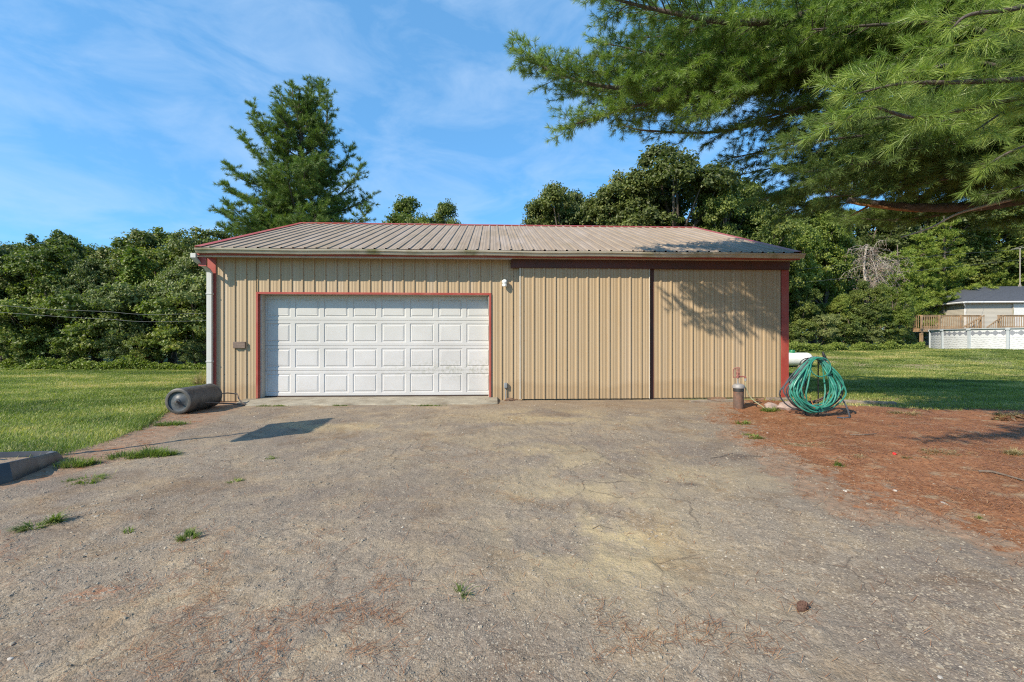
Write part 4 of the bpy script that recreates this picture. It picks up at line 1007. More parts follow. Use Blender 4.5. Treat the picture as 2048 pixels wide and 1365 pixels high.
def leaves_pile():
    X, Y = 8.35, 7.15; n = 260
    a = rng.random(n)*6.28; q = np.sqrt(rng.random(n)); dx = q*np.cos(a)*.75; dy = q*np.sin(a)*.16; c = G(X, Y)
    x = c.x+dx; y = c.y+dy; z = zt(x, y)+.09*(1-q)*rng.random(n)+.02
    V = []; F_ = []; t = []
    for i in range(n):
        r_ = rng.uniform(.03, .06); u = Vector(rng.normal(0, 1, 3)).normalized(); w_ = u.orthogonal().normalized(); p = Vector((x[i], y[i], z[i])); b = len(V)
        V += [p-u*r_, p+w_*r_*.5+Vector((0, 0, .012)), p+u*r_, p-w_*r_*.5+Vector((0, 0, .012))]; F_ += [(b, b+1, b+2), (b, b+2, b+3)]; t += [rng.random()]*4
    o = link('leaf_pile', tri_mesh('leaf_pile', V, F_, M['rusty'], {'tint': t})); tag(o, 'heap of curled brown leaves at the edge of the shade on the right', 'leaf pile')
leaves_pile()

# ------------------------------------------------------------------ broadleaf trees
def leaf_mesh(name, C, Nn, size, tint, m, up=.35, rnd=.75, asp=.62):
    n = len(C); nr = Nn+np.array([0, 0, up])+rng.normal(0, rnd, (n, 3)); nr /= np.linalg.norm(nr, axis=1)[:, None]+1e-9
    a = np.cross(nr, rng.normal(0, 1, (n, 3))); a /= np.linalg.norm(a, axis=1)[:, None]+1e-9; b = np.cross(nr, a)
    s = size[:, None]
    V = np.stack([C-a*s*.5, C+b*s*asp*.5-nr*s*.06+a*s*.06, C+a*s*.5-nr*s*.1, C-b*s*asp*.5-nr*s*.06+a*s*.06], 1).reshape(-1, 3)
    Q_ = np.arange(n*4).reshape(-1, 4)
    return tri_mesh(name, V, Q_, m, {'tint': np.repeat(tint, 4)})
def crown_points(seed, rx, ry, z0, z1, nl, ncl, nlv, lobe=.36, clump=.26, spread=.85):
    g = np.random.default_rng(seed); C = []; Nn = []; t = []; lobes = []
    zc, rz = (z0+z1)/2, (z1-z0)/2
    for i in range(nl):
        v = g.normal(0, 1, 3); v /= np.linalg.norm(v); q = g.uniform(.25, 1)**.5*spread
        f_ = i/nl
        c = np.array([v[0]*rx*q*(1-lobe*.8), v[1]*ry*q*(1-lobe*.8), zc+v[2]*rz*q*(1-lobe*.6)])
        k = 1-max(0, (c[2]-zc)/rz)*.35
        lr = np.array([rx*lobe*g.uniform(.7, 1.25), ry*lobe*g.uniform(.7, 1.25), rz*lobe*g.uniform(.6, .95)])*k
        lobes.append(c); lt = g.normal(0, .07)
        m = int(ncl*g.uniform(.7, 1.3))
        d = g.normal(0, 1, (m, 3)); d /= np.linalg.norm(d, axis=1)[:, None]; d[:, 2] = np.where(d[:, 2] < -.35, -d[:, 2]*.7, d[:, 2])
        cc = c+d*lr*g.uniform(.72, 1.12, (m, 1))
        for j in range(m):
            k2 = int(nlv*g.uniform(.5, 1.5)); e = g.normal(0, 1, (k2, 3)); e /= np.linalg.norm(e, axis=1)[:, None]+1e-9
            rr = clump*g.uniform(.6, 1.3)
            p = cc[j]+e*rr*np.array([1, 1, .62])*g.uniform(.3, 1.05, (k2, 1))
            C.append(p); Nn.append(e*.45+d[j]*.7); t.append(np.clip(.42+lt*1.4+g.normal(0, .09)+g.normal(0, .17, k2), 0, 1))
    return np.concatenate(C), np.concatenate(Nn), np.concatenate(t), lobes
def make_tree(name, seed, H, rx, ry, z0, m, leaf, nl=14, ncl=36, nlv=34, lobe=.36, clump=.3, trunk_r=.16, spread=.9):
    root = empty(name, (0, 0, 0)); leaf *= .84; nlv = int(nlv*1.35)
    C, Nn, t, lobes = crown_points(seed, rx, ry, z0, H, nl, ncl, nlv, lobe, clump, spread)
    C[:, 2] = np.maximum(C[:, 2], .05)
    me = leaf_mesh('crown', C, Nn, leaf*rng.uniform(.7, 1.25, len(C)), t, m); cr_ = bpy.data.objects.new('crown', me); col.objects.link(cr_); cr_.parent = root
    g = random.Random(seed); b = MB(); top = H*.72; tp = []
    for i in range(7): tp.append((g.uniform(-.1, .1)*i*.4, g.uniform(-.1, .1)*i*.4, top*i/6-.1 if i else -.25))
    b.tube(tp, [trunk_r*(1-.12*i) for i in range(7)], 10)
    for L in lobes:
        k = min(6, max(1, int((L[2]-.6)/top*5))); s = Vector(tp[k]); e = Vector(L); 
        mid = s.lerp(e, .5)+Vector((g.uniform(-.2, .2), g.uniform(-.2, .2), -.15))
        b.tube([s, mid, e], [trunk_r*.38, trunk_r*.24, trunk_r*.08], 6)
    me = bpy.data.meshes.new('trunk'); me.from_pydata(b.v, [], b.f); me.materials.append(M['bark']); me.polygons.foreach_set('use_smooth', [True]*len(me.polygons))
    tr = bpy.data.objects.new('trunk', me); col.objects.link(tr); tr.parent = root
    return root, float(np.sort(C[:, 2])[-40])
def place(proto, used, u, vtop, Y, sx, rz, label, group, cat='tree', zoff=0):
    o, H = proto
    if used.get(o.name): 
        o = copy_tree(o)
    else: used[o.name] = True
    X = (u-1024)/F*Y; P = G(X, Y); P.z = float(terrain(P.x, P.y))+zoff
    h = CH-(vtop-682.5)/F*Y-P.z; s = h/H
    o.location = P; o.scale = (s*sx, s*sx, s); o.rotation_euler = (0, 0, rz)
    tag(o, label, cat, group); return o
used = {}
PR = {
 'a': make_tree('leafy_tree', 1, 6.0, 2.3, 2.0, .3, M['leafA'], .115, 20, 38, 36, .34, .24),
 'b': make_tree('leafy_tree', 2, 6.0, 2.2, 2.2, .2, M['leafC'], .105, 22, 38, 36, .32, .24),
 'c': make_tree('leafy_tree', 3, 6.0, 2.1, 2.0, .8, M['leafB'], .12, 17, 36, 36, .32, .26),
 'd': make_tree('shrub', 4, 2.4, 1.5, 1.2, .0, M['leafC'], .085, 12, 30, 34, .42, .18, .05),
 'e': make_tree('shrub', 5, 2.4, 1.5, 1.2, .0, M['leafA'], .09, 12, 30, 34, .42, .18, .05),
 'o': make_tree('oak_tree', 26, 12.0, 4.2, 3.8, 2.2, M['leafB'], .20, 44, 36, 30, .26, .42, .3, .86),
 'o2': make_tree('oak_tree', 28, 12.0, 4.0, 3.6, 2.0, M['leafB'], .20, 42, 36, 30, .25, .42, .3, .86),
 'p': make_tree('oak_tree', 7, 11.0, 3.2, 3.2, 1.0, M['leafA'], .18, 26, 42, 34, .30, .40, .26),
 'q': make_tree('maple_tree', 8, 9.5, 2.8, 2.8, .4, M['leafD'], .16, 22, 40, 32, .32, .36, .2),
}
LG = 'trees of the woodland edge behind the left lawn'
for i, (k, u, v, Y, sx, l) in enumerate((
    ('a', -150, 472, 22.5, 1.1, 'leafy tree at the far left of the woodland edge, partly outside the picture'),
    ('c', -40, 486, 22.0, 1.0, 'dark leafy tree cut by the left picture edge'),
    ('b', 55, 478, 23.5, 1.0, 'greyish green tree second from the left picture edge'),
    ('a', 122, 460, 22.6, .95, 'tall round-topped tree left of the dip in the left treeline'),
    ('b', 190, 515, 22.2, .8, 'low vine-covered tree right in the dip of the left treeline'),
    ('b', 232, 504, 23.0, .9, 'vine-draped tree on the right side of the treeline dip'),
    ('c', 285, 466, 23.2, .95, 'dark tree right of the dip rising above the vines'),
    ('a', 345, 458, 23.6, 1.0, 'highest leafy tree of the left treeline, near the barn'),
    ('b', 395, 474, 22.4, .9, 'leafy tree half hidden by the left barn downspout'),
    ('c', 425, 462, 25.0, 1.0, 'dark tree just behind the left corner of the barn roof'),
    ('c', 480, 520, 24.0, 1.0, 'tree hidden behind the left end of the barn'),
    ('a', 10, 505, 27.0, 1.3, 'rear tree behind the far left of the woodland edge'),
    ('c', 150, 505, 27.0, 1.3, 'rear tree filling the gap behind the treeline dip'),
    ('a', 280, 500, 27.0, 1.3, 'rear tree behind the right half of the left treeline'),
    ('c', 400, 490, 28.0, 1.3, 'rear tree behind the barn corner'))):
    place(PR[k], used, u, v, Y, sx, i*1.7+.3, l, LG)
SGp = 'vine-covered shrubs at the foot of the left treeline'
for i, (k, u, v, Y, sx) in enumerate((('e', -60, 600, 20.6, 1), ('d', 20, 610, 20.9, 1.1), ('e', 95, 600, 20.6, 1.0), ('d', 150, 590, 20.8, .9), ('e', 205, 580, 20.6, 1), ('d', 265, 575, 20.6, 1.0), ('d', 325, 560, 20.7, .9), ('e', 372, 590, 20.3, 1.0), ('d', 415, 560, 20.5, .9), ('d', -10, 655, 20.0, .9), ('d', 240, 660, 19.9, .9), ('e', 300, 672, 19.8, .9), ('e', 150, 668, 20.0, .9), ('d', 390, 680, 19.6, .9), ('e', 60, 660, 20.0, .8))):
    pos = ['at the far left', 'near the left picture edge', 'below the tall round-topped tree', 'left of the treeline dip', 'under the treeline dip', 'right of the dip', 'below the highest tree', 'close to the barn', 'behind the downspout', 'in front row at the left edge', 'in front row right of the dip', 'in front row below the highest tree', 'in front row under the dip', 'in front row beside the barn', 'in front row below the round-topped tree'][i]
    place(PR[k], used, u, v, Y, sx, i*2.1, ('pale vine-covered shrub ' if k == 'd' else 'mid green shrub ')+pos, SGp, 'shrub')
yg = make_tree('sapling', 31, 4.2, .55, .5, .6, M['leafD'], .11, 9, 22, 26, .45, .22, .05)
place(yg, used, 283, 500, 20.9, 1.0, .4, 'bright yellow-green sapling standing out in the left treeline', 'bright saplings of the left treeline')
place(yg, used, 409, 575, 20.2, .8, 2.4, 'bright green sapling partly hidden by the barn downspout', 'bright saplings of the left treeline')
rs = make_tree('russet_shrub', 32, 1.1, .8, .6, .0, M['rusty'], .08, 7, 18, 22, .45, .16, .03)
place(rs, used, 288, 706, 19.7, 1.0, 0, 'low russet-leaved shrub among the green at the left lawn edge', None, 'shrub')
BG = 'trees rising behind the barn roof'
for i, (k, u, v, Y, sx, l) in enumerate((
    ('p', 835, 397, 33, .9, 'small leafy treetop above the middle of the barn roof'),
    ('p', 900, 410, 33.5, .65, 'right-hand lobe of leaves beside the small treetop above the roof'),
    ('p', 785, 430, 34, .6, 'low treetop left of the small leafy treetop above the roof'),
    ('o2', 1128, 374, 30, .85, 'dark round oak above the roof, left of the biggest oak'),
    ('o', 1192, 378, 30.5, .85, 'dark oak touching the left side of the biggest oak'),
    ('o', 1350, 310, 27.5, 1.05, 'biggest dark oak above the right half of the barn roof'),
    ('p', 1480, 372, 31, 1.0, 'green tree between the biggest oak and the overhanging pine'), ('p', 1545, 385, 33, 1.0, 'tall green tree behind the right end of the roof'),
    ('o2', 1272, 348, 28.5, .9, 'lower dark oak merged with the left flank of the biggest oak'),
    ('p', 1455, 345, 26.5, .85, 'brighter green tree on the right flank of the biggest oak'),
    ('p', 1510, 400, 27, .9, 'green tree above the right end of the barn roof'),
    ('p', 1420, 420, 26, .8, 'green tree low behind the right part of the ridge'))):
    place(PR[k], used, u, v, Y, sx, i*1.3+.5, l, BG)
RG = 'trees of the woodland edge behind the right lawn'
for i, (k, u, v, Y, sx, l) in enumerate((
    ('q', 1585, 425, 29, .85, 'yellow-green maple beside the right end of the barn roof'),
    ('p', 1545, 470, 27.5, .8, 'green tree directly behind the right barn corner'),
    ('p', 1625, 395, 34, .95, 'green tree right of the yellow-green maple'),
    ('q', 1650, 400, 32, .75, 'tall light green maple left of the dead brush'),
    ('p', 1600, 560, 27.5, .9, 'lower tree just right of the barn corner'),
    ('q', 1675, 590, 28.5, .9, 'bright maple with low boughs above the propane tank side of the lawn'),
    ('p', 1735, 562, 28.6, .95, 'dark green tree below the dead brush'),
    ('q', 1785, 566, 29.2, .9, 'light green tree right below the dead brush'),
    ('p', 1808, 600, 36, .8, 'green tree left of the deck end'),
    ('o', 1715, 408, 50, 1.1, 'distant dark oak behind the dead brush'),
    ('o', 1850, 395, 53, 1.2, 'distant oak behind the layered pines'),
    ('p', 1950, 390, 54, 1.2, 'distant tree right of the layered pines'),
    ('o', 2050, 370, 55, 1.2, 'distant dark oak behind the house'),
    ('p', 2160, 380, 55, 1.3, 'distant tree beyond the right picture edge'),
    ('p', 1690, 560, 34, 1.0, 'rear tree filling the low gap left of the dead brush'),
    ('o', 1785, 470, 51, 1.1, 'distant oak filling behind the dead brush on the right'))):
    place(PR[k], used, u, v, Y, sx, i*1.9+.2, l, RG)
SR = 'shrubs at the foot of the right treeline'
for i, (k, u, v, Y, sx) in enumerate((('e', 1590, 640, 26.5, 1), ('e', 1712, 600, 29.5, 1.1), ('d', 1640, 630, 27, 1), ('e', 1690, 628, 27.8, 1.), ('d', 1735, 650, 28.5, 1), ('e', 1775, 655, 29, .9), ('e', 1800, 650, 30.6, .8), ('d', 1822, 672, 31.5, .7), ('d', 1600, 675, 26, .8), ('e', 1660, 674, 26.7, .8), ('e', 1710, 675, 27.6, .8), ('d', 1765, 676, 28.4, .8), ('e', 1800, 676, 28.9, .7))):
    pos = ['next to the barn corner', 'standing taller behind the others under the dead brush', 'above the hose coil', 'right of the hose coil', 'left of the middle of the lawn edge', 'at the middle of the lawn edge', 'left of the deck', 'beside the deck post', 'low in front beside the barn', 'low in front above the hose coil', 'low in front right of the hose', 'low in front at mid lawn', 'low in front near the deck'][i]
    place(PR[k], used, u, v, Y, sx, i*2.3, ('greyish green shrub ' if k == 'd' else 'mid green shrub ')+pos, SR, 'shrub')
def undergrowth(name, pts, label):
    C = []; 
    for (u0, Y0), (u1, Y1) in zip(pts[:-1], pts[1:]):
        L = abs((u1-u0)/F*Y0); n = int(L*2000); t = rng.random(n); Y = Y0+(Y1-Y0)*t+rng.normal(0, .28, n); X = (u0+(u1-u0)*t-1024)/F*Y
        hh = .10+1.2*np.maximum(fbm(X*1.1, Y*.9, 121, 4)-.3, 0); p = np.array([CX, -CD])+X[:, None]*RT+Y[:, None]*FW
        C.append(np.stack([p[:, 0], p[:, 1], terrain(p[:, 0], p[:, 1])+hh*rng.random(n)**.7], 1))
    C = np.concatenate(C); me = leaf_mesh(name, C, np.tile([-.3, -.5, .5], (len(C), 1)), rng.uniform(.05, .11, len(C)), np.clip(rng.normal(.42, .18, len(C)), 0, 1), M['leafD'])
    tag(link(name, me), label, 'undergrowth', kind='stuff')
undergrowth('undergrowth', [(-150, 19.4), (150, 19.5), (430, 19.3)], 'rough weeds and seedlings along the foot of the left treeline')
undergrowth('undergrowth', [(1560, 24.5), (1650, 26), (1750, 27.6), (1850, 29.6)], 'light green weeds along the foot of the right treeline')

def far_wood():
    C = []
    for u0, u1, Y0, hh in ((-250, 480, 34, 5.5), (480, 1500, 44, 5.5), (1450, 1950, 58, 11.0), (1500, 1900, 46, 4.5), (1900, 2350, 62, 14.0)):
        n = int((u1-u0)/F*Y0*hh*60); u = rng.uniform(u0, u1, n); Y = Y0+rng.uniform(-1.5, 1.5, n); X = (u-1024)/F*Y
        p = np.array([CX, -CD])+X[:, None]*RT+Y[:, None]*FW; h = hh*(.72+.5*fbm(X*.35, Y*.1, 131, 4)); C.append(np.stack([p[:, 0], p[:, 1], terrain(p[:, 0], p[:, 1])+h*rng.random(n)], 1))
    C = np.concatenate(C); k = fbm(C[:, 0]*.8, C[:, 2]*1.1, 141, 3)
    C[:, 1] += (k-.5)*3.5
    me = leaf_mesh('far_woodland', C, np.tile([-.4, -.5, .3], (len(C), 1)), rng.uniform(.22, .42, len(C)), np.clip(rng.normal(.38, .16, len(C)), 0, 1), M['leafA'])
    tag(link('far_woodland', me), 'far-off woodland mass closing the gaps behind the trees', 'woodland', kind='stuff')
far_wood()

# ------------------------------------------------------------------ conifers
class Needles:
    def __init__(s): s.P = []; s.D = []; s.n = []; s.L = []; s.w = []; s.t = []
    def tuft(s, p, d, n, L, w, t): s.P.append(tuple(p)); s.D.append(tuple(d)); s.n.append(n); s.L.append(L); s.w.append(w); s.t.append(t)
    def mesh(s, name, m, spread=(8, 72), back=.45, droop=.10):
        P = np.array(s.P); D = np.array(s.D); n = np.array(s.n); idx = np.repeat(np.arange(len(P)), n); k = len(idx)
        L = np.array(s.L)[idx]*rng.uniform(.7, 1.1, k); w = np.array(s.w)[idx]; D = D[idx]/np.linalg.norm(D[idx], axis=1)[:, None]
        a = np.cross(D, rng.normal(0, 1, (k, 3))); a /= np.linalg.norm(a, axis=1)[:, None]+1e-9
        th = np.radians(rng.uniform(spread[0], spread[1], k))[:, None]
        d = D*np.cos(th)+a*np.sin(th); d[:, 2] -= droop; d /= np.linalg.norm(d, axis=1)[:, None]
        b = P[idx]-D*(L*back*rng.random(k))[:, None]
        sd = np.cross(d, rng.normal(0, 1, (k, 3))); sd /= np.linalg.norm(sd, axis=1)[:, None]+1e-9
        sd = sd*(w/2)[:, None]; tip = b+d*L[:, None]; tip[:, 2] -= droop*.25*L
        V = np.stack([b-sd*.6, b+sd*.6, (b+tip)/2+sd, tip, (b+tip)/2-sd], 1).reshape(-1, 3)
        q = (np.arange(k)*5)[:, None, None]; Tn = (np.array([[0, 1, 2], [0, 2, 4], [4, 2, 3]])[None]+q).reshape(-1, 3)
        t = np.clip(np.array(s.t)[idx]+rng.normal(0, .1, k), 0, 1)
        return tri_mesh(name, V, Tn, m, {'tint': np.repeat(t, 5)})
def smooth_path(pts, n):
    pts = [Vector(p) for p in pts]; P = [pts[0]*2-pts[1]]+pts+[pts[-1]*2-pts[-2]]; out = []; segs = len(pts)-1
    for i in range(n+1):
        f_ = i/n*segs; k = min(int(f_), segs-1); t = f_-k; a, b, c, d = P[k:k+4]
        out.append(.5*((2*b)+(c-a)*t+(2*a-5*b+4*c-d)*t*t+(3*b-a-3*c+d)*t**3))
    return out
def pine_limb(nd, wood, pts, r0, r1, side, step, nn, L, w, g, tw_step=.10, tint=.45, start=.0, end=1.0, fork=.62, rise=.10, vfork=.5):
    """pts from the trunk outward; needles gather on side branches"""
    n = max(8, int(sum((Vector(b)-Vector(a)).length for a, b in zip(pts[:-1], pts[1:]))/.15)); path = smooth_path(pts, n)
    wood.tube(path, [r0+(r1-r0)*i/n for i in range(n+1)], 8)
    cum = [0]
    for a, b in zip(path[:-1], path[1:]): cum.append(cum[-1]+(b-a).length)
    tot = cum[-1]; s = tot*start; sgn = 1
    def at(q):
        for i in range(n):
            if cum[i+1] >= q: 
                t = (q-cum[i])/max(1e-6, cum[i+1]-cum[i]); return path[i].lerp(path[i+1], t), (path[i+1]-path[i]).normalized()
        return path[-1].copy(), (path[-1]-path[-2]).normalized()
    while s < tot*end:
        p, t = at(s); sgn = -sgn; f_ = s/tot
        sv = t.cross(Vector((0, 0, 1))).normalized()*sgn
        d = (t*fork+sv*g.uniform(.45, 1)+Vector((0, 0, g.uniform(-vfork, vfork)))).normalized()
        ln = side*(1-.55*f_)*g.uniform(.45, 1.1); ln = min(ln, (tot-s)*.9+.3)
        sp = [p+d*ln*q+Vector((0, 0, rise*ln*q*q))+Vector((g.uniform(-1, 1), g.uniform(-1, 1), g.uniform(-1, 1)))*.03*ln for q in (0, .35, .7, 1)]; sp[0] = p
        rr = max(.0035, r1*.9)*(.6+ln*.4); wood.tube(sp, [rr, rr*.75, rr*.5, rr*.3], 4, cap=False)
        q = .18*ln; k2 = 1
        tn = tint+g.uniform(-.12, .12)
        while q < ln:
            fq = q/ln; i = min(2, int(fq*3)); c = sp[i].lerp(sp[i+1], fq*3-i) if i < 3 else sp[3]; c = sp[i].lerp(sp[i+1], min(1, fq*3-i))
            k2 = -k2; s2 = d.cross(Vector((0, 0, 1))).normalized()*k2
            e = (d*.75+s2*g.uniform(.3, 1)+Vector((0, 0, g.uniform(-.35, .5)))).normalized(); tl = g.uniform(.7, 2.4)*L
            wood.tube([c, c+e*tl], [rr*.4, rr*.22], 3, cap=False)
            nd.tuft(c+e*tl, e, nn, L, w, tn+g.uniform(-.06, .06))
            nd.tuft(c+e*tl*.62, (e+s2*.4+Vector((0, 0, g.uniform(-.3, .3)))).normalized(), int(nn*.7), L, w, tn-.03); nd.tuft(c+e*tl*.28, (e-s2*.3+Vector((0, 0, g.uniform(-.4, .4)))).normalized(), int(nn*.5), L, w, tn-.08)
            q += tw_step*g.uniform(.7, 1.3)
        nd.tuft(sp[3], d, int(nn*1.2), L, w, tn+.08)
        s += step*g.uniform(.6, 1.4)
    nd.tuft(path[-1], (path[-1]-path[-2]).normalized(), int(nn*1.4), L, w, tint+.1)
def wood_part(wood, name, m, root):
    me = bpy.data.meshes.new(name); me.from_pydata(wood.v, [], wood.f); me.materials.append(m); me.polygons.foreach_set('use_smooth', [True]*len(me.polygons))
    return link(name, me, root)

# the big foreground pine: its trunk stands just outside the picture on the right
def big_pine():
    g = random.Random(11); B = G(9.4, 6.1, 0); root = empty('white_pine', B)
    tag(root, 'big long-needled pine reaching its boughs over the driveway from the right', 'pine tree')
    tr = MB(); tp = [B+Vector((0, 0, -.3)), B+Vector((.02, 0, .4)), B+Vector((.1, .05, 4)), B+Vector((.05, .1, 8)), B+Vector((.15, 0, 12)), B+Vector((.1, 0, 16))]
    tr.tube(smooth_path(tp, 20), [.36-.016*i for i in range(21)], 16); wood_part(tr, 'trunk', M['pinebark'], root)
    def tz(z): return B+Vector((.08, .05, z))
    nd = Needles(); nk = Needles(); wd = MB()
    def L_(z, pts, r0, r1, side, dense=1.0, near=0, dark=False, start=.25, **k):
        P = [tz(z)]+[W(*p) for p in pts]
        if near: pine_limb(nd, wd, P, r0, r1, side, .11/dense, 52, .12, .0026, g, tw_step=.13, tint=.66, start=start, **k)
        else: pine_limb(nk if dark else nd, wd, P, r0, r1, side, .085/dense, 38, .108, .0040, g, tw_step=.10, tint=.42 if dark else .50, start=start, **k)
    # sunlit boughs reaching left over the driveway
    L_(7.2, [(1900, 20, 6.5), (1700, 80, 6.7), (1450, 150, 6.8), (1330, 178, 6.9), (1180, 168, 7.0), (1045, 118, 7.2)], .09, .012, 1.25, 1.9, start=.2)
    L_(6.8, [(1800, 90, 6.6), (1560, 150, 6.8), (1400, 190, 6.9), (1260, 215, 7.0), (1130, 255, 7.1)], .06, .010, .95, 1.9, start=.25)
    L_(7.6, [(1850, 20, 6.9), (1600, 80, 7.0), (1450, 105, 7.1), (1330, 110, 7.2), (1215, 88, 7.3)], .05, .008, .85, 1.0, start=.25)
    L_(8.6, [(1890, -12, 6.2), (1700, 14, 6.2), (1500, 45, 6.2), (1340, 25, 6.3), (1195, -10, 6.4)], .10, .012, 1.15, 1.8, start=.2)
    L_(9.2, [(1900, -90, 6.4), (1650, -60, 6.5), (1400, -50, 6.6), (1240, -40, 6.6)], .08, .012, 1.0, 1.0, start=.25)
    L_(6.6, [(1950, 20, 6.3), (1830, 56, 6.4), (1700, 105, 6.5), (1540, 150, 6.6), (1390, 235, 6.7)], .075, .010, 1.1, 1.6, start=.2)
    L_(7.4, [(1950, -20, 7.4), (1750, 60, 7.5), (1550, 120, 7.6), (1420, 130, 7.6), (1330, 110, 7.6)], .06, .010, 1.2, 1.1, start=.2)
    # boughs behind and below, their shade put into darker needle colour
    L_(6.0, [(2000, 120, 7.2), (1850, 160, 7.4), (1650, 210, 7.7), (1450, 262, 7.9), (1300, 262, 8.0), (1240, 250, 8.0)], .06, .008, 1.0, .9, dark=True, start=.2)
    L_(5.6, [(2000, 180, 7.3), (1800, 230, 7.5), (1650, 270, 7.7), (1540, 300, 7.9), (1455, 318, 8.1)], .06, .008, 1.0, 1.1, dark=True, start=.2)
    L_(5.2, [(2000, 220, 7.2), (1850, 270, 7.4), (1700, 320, 7.6), (1600, 370, 7.8), (1510, 405, 8.0)], .05, .008, .9, 1.1, dark=True, start=.2)
    L_(5.4, [(2050, 180, 6.9), (1900, 220, 7.0), (1750, 240, 7.1), (1620, 230, 7.2), (1540, 220, 7.2)], .05, .008, 1.0, 1.2, dark=True, start=.2)
    L_(4.9, [(2050, 260, 6.6), (1930, 300, 6.7), (1800, 350, 6.8), (1700, 372, 6.9), (1650, 385, 7.0)], .05, .008, .8, 1.1, dark=True, start=.2)
    L_(4.2, [(2100, 380, 6.5), (1980, 410, 6.5), (1880, 430, 6.5), (1790, 440, 6.6), (1720, 438, 6.6)], .04, .007, .60, 1.3, dark=True, start=.1, vfork=.3)
    L_(4.6, [(2150, 330, 6.0), (2040, 330, 6.0), (1960, 350, 6.0), (1880, 370, 6.1)], .04, .008, .8, 1.1, dark=True, start=.1)
    L_(5.2, [(2150, 200, 6.0), (2040, 230, 6.0), (1950, 270, 6.0), (1860, 300, 6.1)], .04, .008, .9, 1.1, dark=True, start=.1)
    L_(6.6, [(2150, 60, 6.4), (2000, 90, 6.4), (1880, 130, 6.5), (1760, 170, 6.6)], .05, .008, 1.0, 1.1, dark=True, start=.1)
    L_(8.2, [(2150, -60, 6.2), (2000, -20, 6.2), (1850, 20, 6.2), (1740, 60, 6.3)], .05, .008, 1.0, 1.1, start=.1)
    for i, (zz, tip, Yt, dk) in enumerate(((8.0, (1290, 20), 7.4, 0), (8.4, (1420, 60), 7.8, 0), (7.0, (1260, 150), 7.6, 0), (6.9, (1350, 200), 7.3, 1), (6.4, (1480, 250), 7.0, 1), (6.0, (1420, 200), 7.9, 1), (5.8, (1560, 260), 8.3, 1), (5.4, (1620, 330), 8.4, 1),
                                           (5.8, (1720, 260), 6.6, 1), (5.6, (1820, 330), 6.4, 1), (8.8, (1560, 10), 7.3, 0), (7.8, (1620, 60), 5.8, 0), (7.0, (1700, 150), 5.7, 0), (6.2, (1800, 230), 5.6, 1), (5.0, (1740, 330), 7.4, 1), (4.6, (1960, 400), 6.8, 1), (4.9, (1900, 400), 7.6, 1), (5.4, (1550, 345), 8.2, 1), (4.4, (1800, 430), 7.2, 1))):
        a_ = (2200, 60+.55*tip[1], (Yt+6.3)/2); b_ = ((2200+tip[0])/2, .52*tip[1]+.2*(60+.55*tip[1])+g.uniform(-10, 25), Yt*.8+1.25)
        L_(zz, [a_, b_, ((b_[0]+tip[0])/2, (b_[1]+tip[1])/2+g.uniform(-12, 12), (b_[2]+Yt)/2), (tip[0], tip[1], Yt)], .05, .009, 1.0, 1.0, dark=bool(dk), start=.2)
    # long-needled sprays close to the camera
    L_(4.4, [(2380, 110, 4.4), (2160, 150, 3.5), (2030, 160, 3.2), (1900, 165, 3.1), (1800, 168, 3.05), (1705, 190, 3.05)], .035, .005, .42, .95, near=1, start=.55, fork=.9)
    L_(4.3, [(2300, 170, 4.4), (2080, 190, 3.6), (1950, 215, 3.3), (1830, 235, 3.2), (1745, 215, 3.15), (1690, 240, 3.1)], .03, .005, .36, .8, near=1, start=.5, fork=.9, rise=-.15)
    L_(5.0, [(2380, -80, 4.2), (2160, -30, 3.3), (2040, 15, 3.0), (1940, 30, 2.9), (1900, 60, 2.9)], .035, .005, .34, .85, near=1, start=.5, fork=.9)
    L_(4.8, [(2380, 20, 4.2), (2160, 50, 3.4), (2040, 60, 3.1), (1960, 80, 3.0), (1900, 95, 3.0)], .03, .005, .30, .8, near=1, start=.5, fork=.9)
    L_(4.0, [(2330, 210, 4.5), (2140, 200, 3.8), (2030, 215, 3.5), (1950, 262, 3.4)], .03, .005, .36, .9, near=1, start=.45, fork=.9, rise=-.1)
    L_(4.0, [(2330, 260, 4.7), (2140, 270, 4.2), (2030, 300, 4.0), (1960, 340, 4.0)], .03, .005, .36, .8, near=1, start=.45, fork=.9)
    for tip in ((1520, 400, 8.2), (1580, 395, 7.8), (1640, 410, 7.6), (1560, 430, 8.4), (1620, 360, 7.0), (1700, 440, 7.0), (1480, 350, 8.4)):
        L_(4.9, [(2200, 300, 6.8), ((2200+tip[0])/2, tip[1]-75, (6.8+tip[2])/2), ((1900+3*tip[0])/4, tip[1]-22, tip[2]), tip], .04, .007, .8, 1.1, dark=True, start=.2)
    for tip in ((2090, 440, 5.5), (1990, 450, 7.0), (2090, 380, 5.2), (2140, 430, 5.8)):
        L_(3.9, [(2420, 340, 5.8), ((2420+tip[0])/2, (350+tip[1])/2-14, (5.8+tip[2])/2), tip], .035, .007, .7, 1.1, dark=True, start=.1, vfork=.3)
    for tip in ((1880, 290, 5.2), (1960, 330, 5.0), (1930, 380, 6.9), (2020, 380, 4.9), (1850, 250, 5.0), (1990, 250, 5.2)):
        L_(4.6, [(2300, tip[1]-60, 5.6), ((2300+tip[0])/2, tip[1]-45, 5.3), tip], .04, .007, .8, 1.1, dark=tip[1] > 300, start=.2)
    for tip in ((1190, 112, 8.0), (1255, 75, 8.3), (1330, 60, 8.6), (1300, 130, 8.1), (1400, 90, 8.8)):
        L_(8.2, [(2100, -20, 7.0), ((2100+tip[0])/2, tip[1]*.5+10, 7.8), (tip[0]+90, tip[1]-2, tip[2]), tip], .04, .008, 1.1, 1.0, dark=True, start=.3)
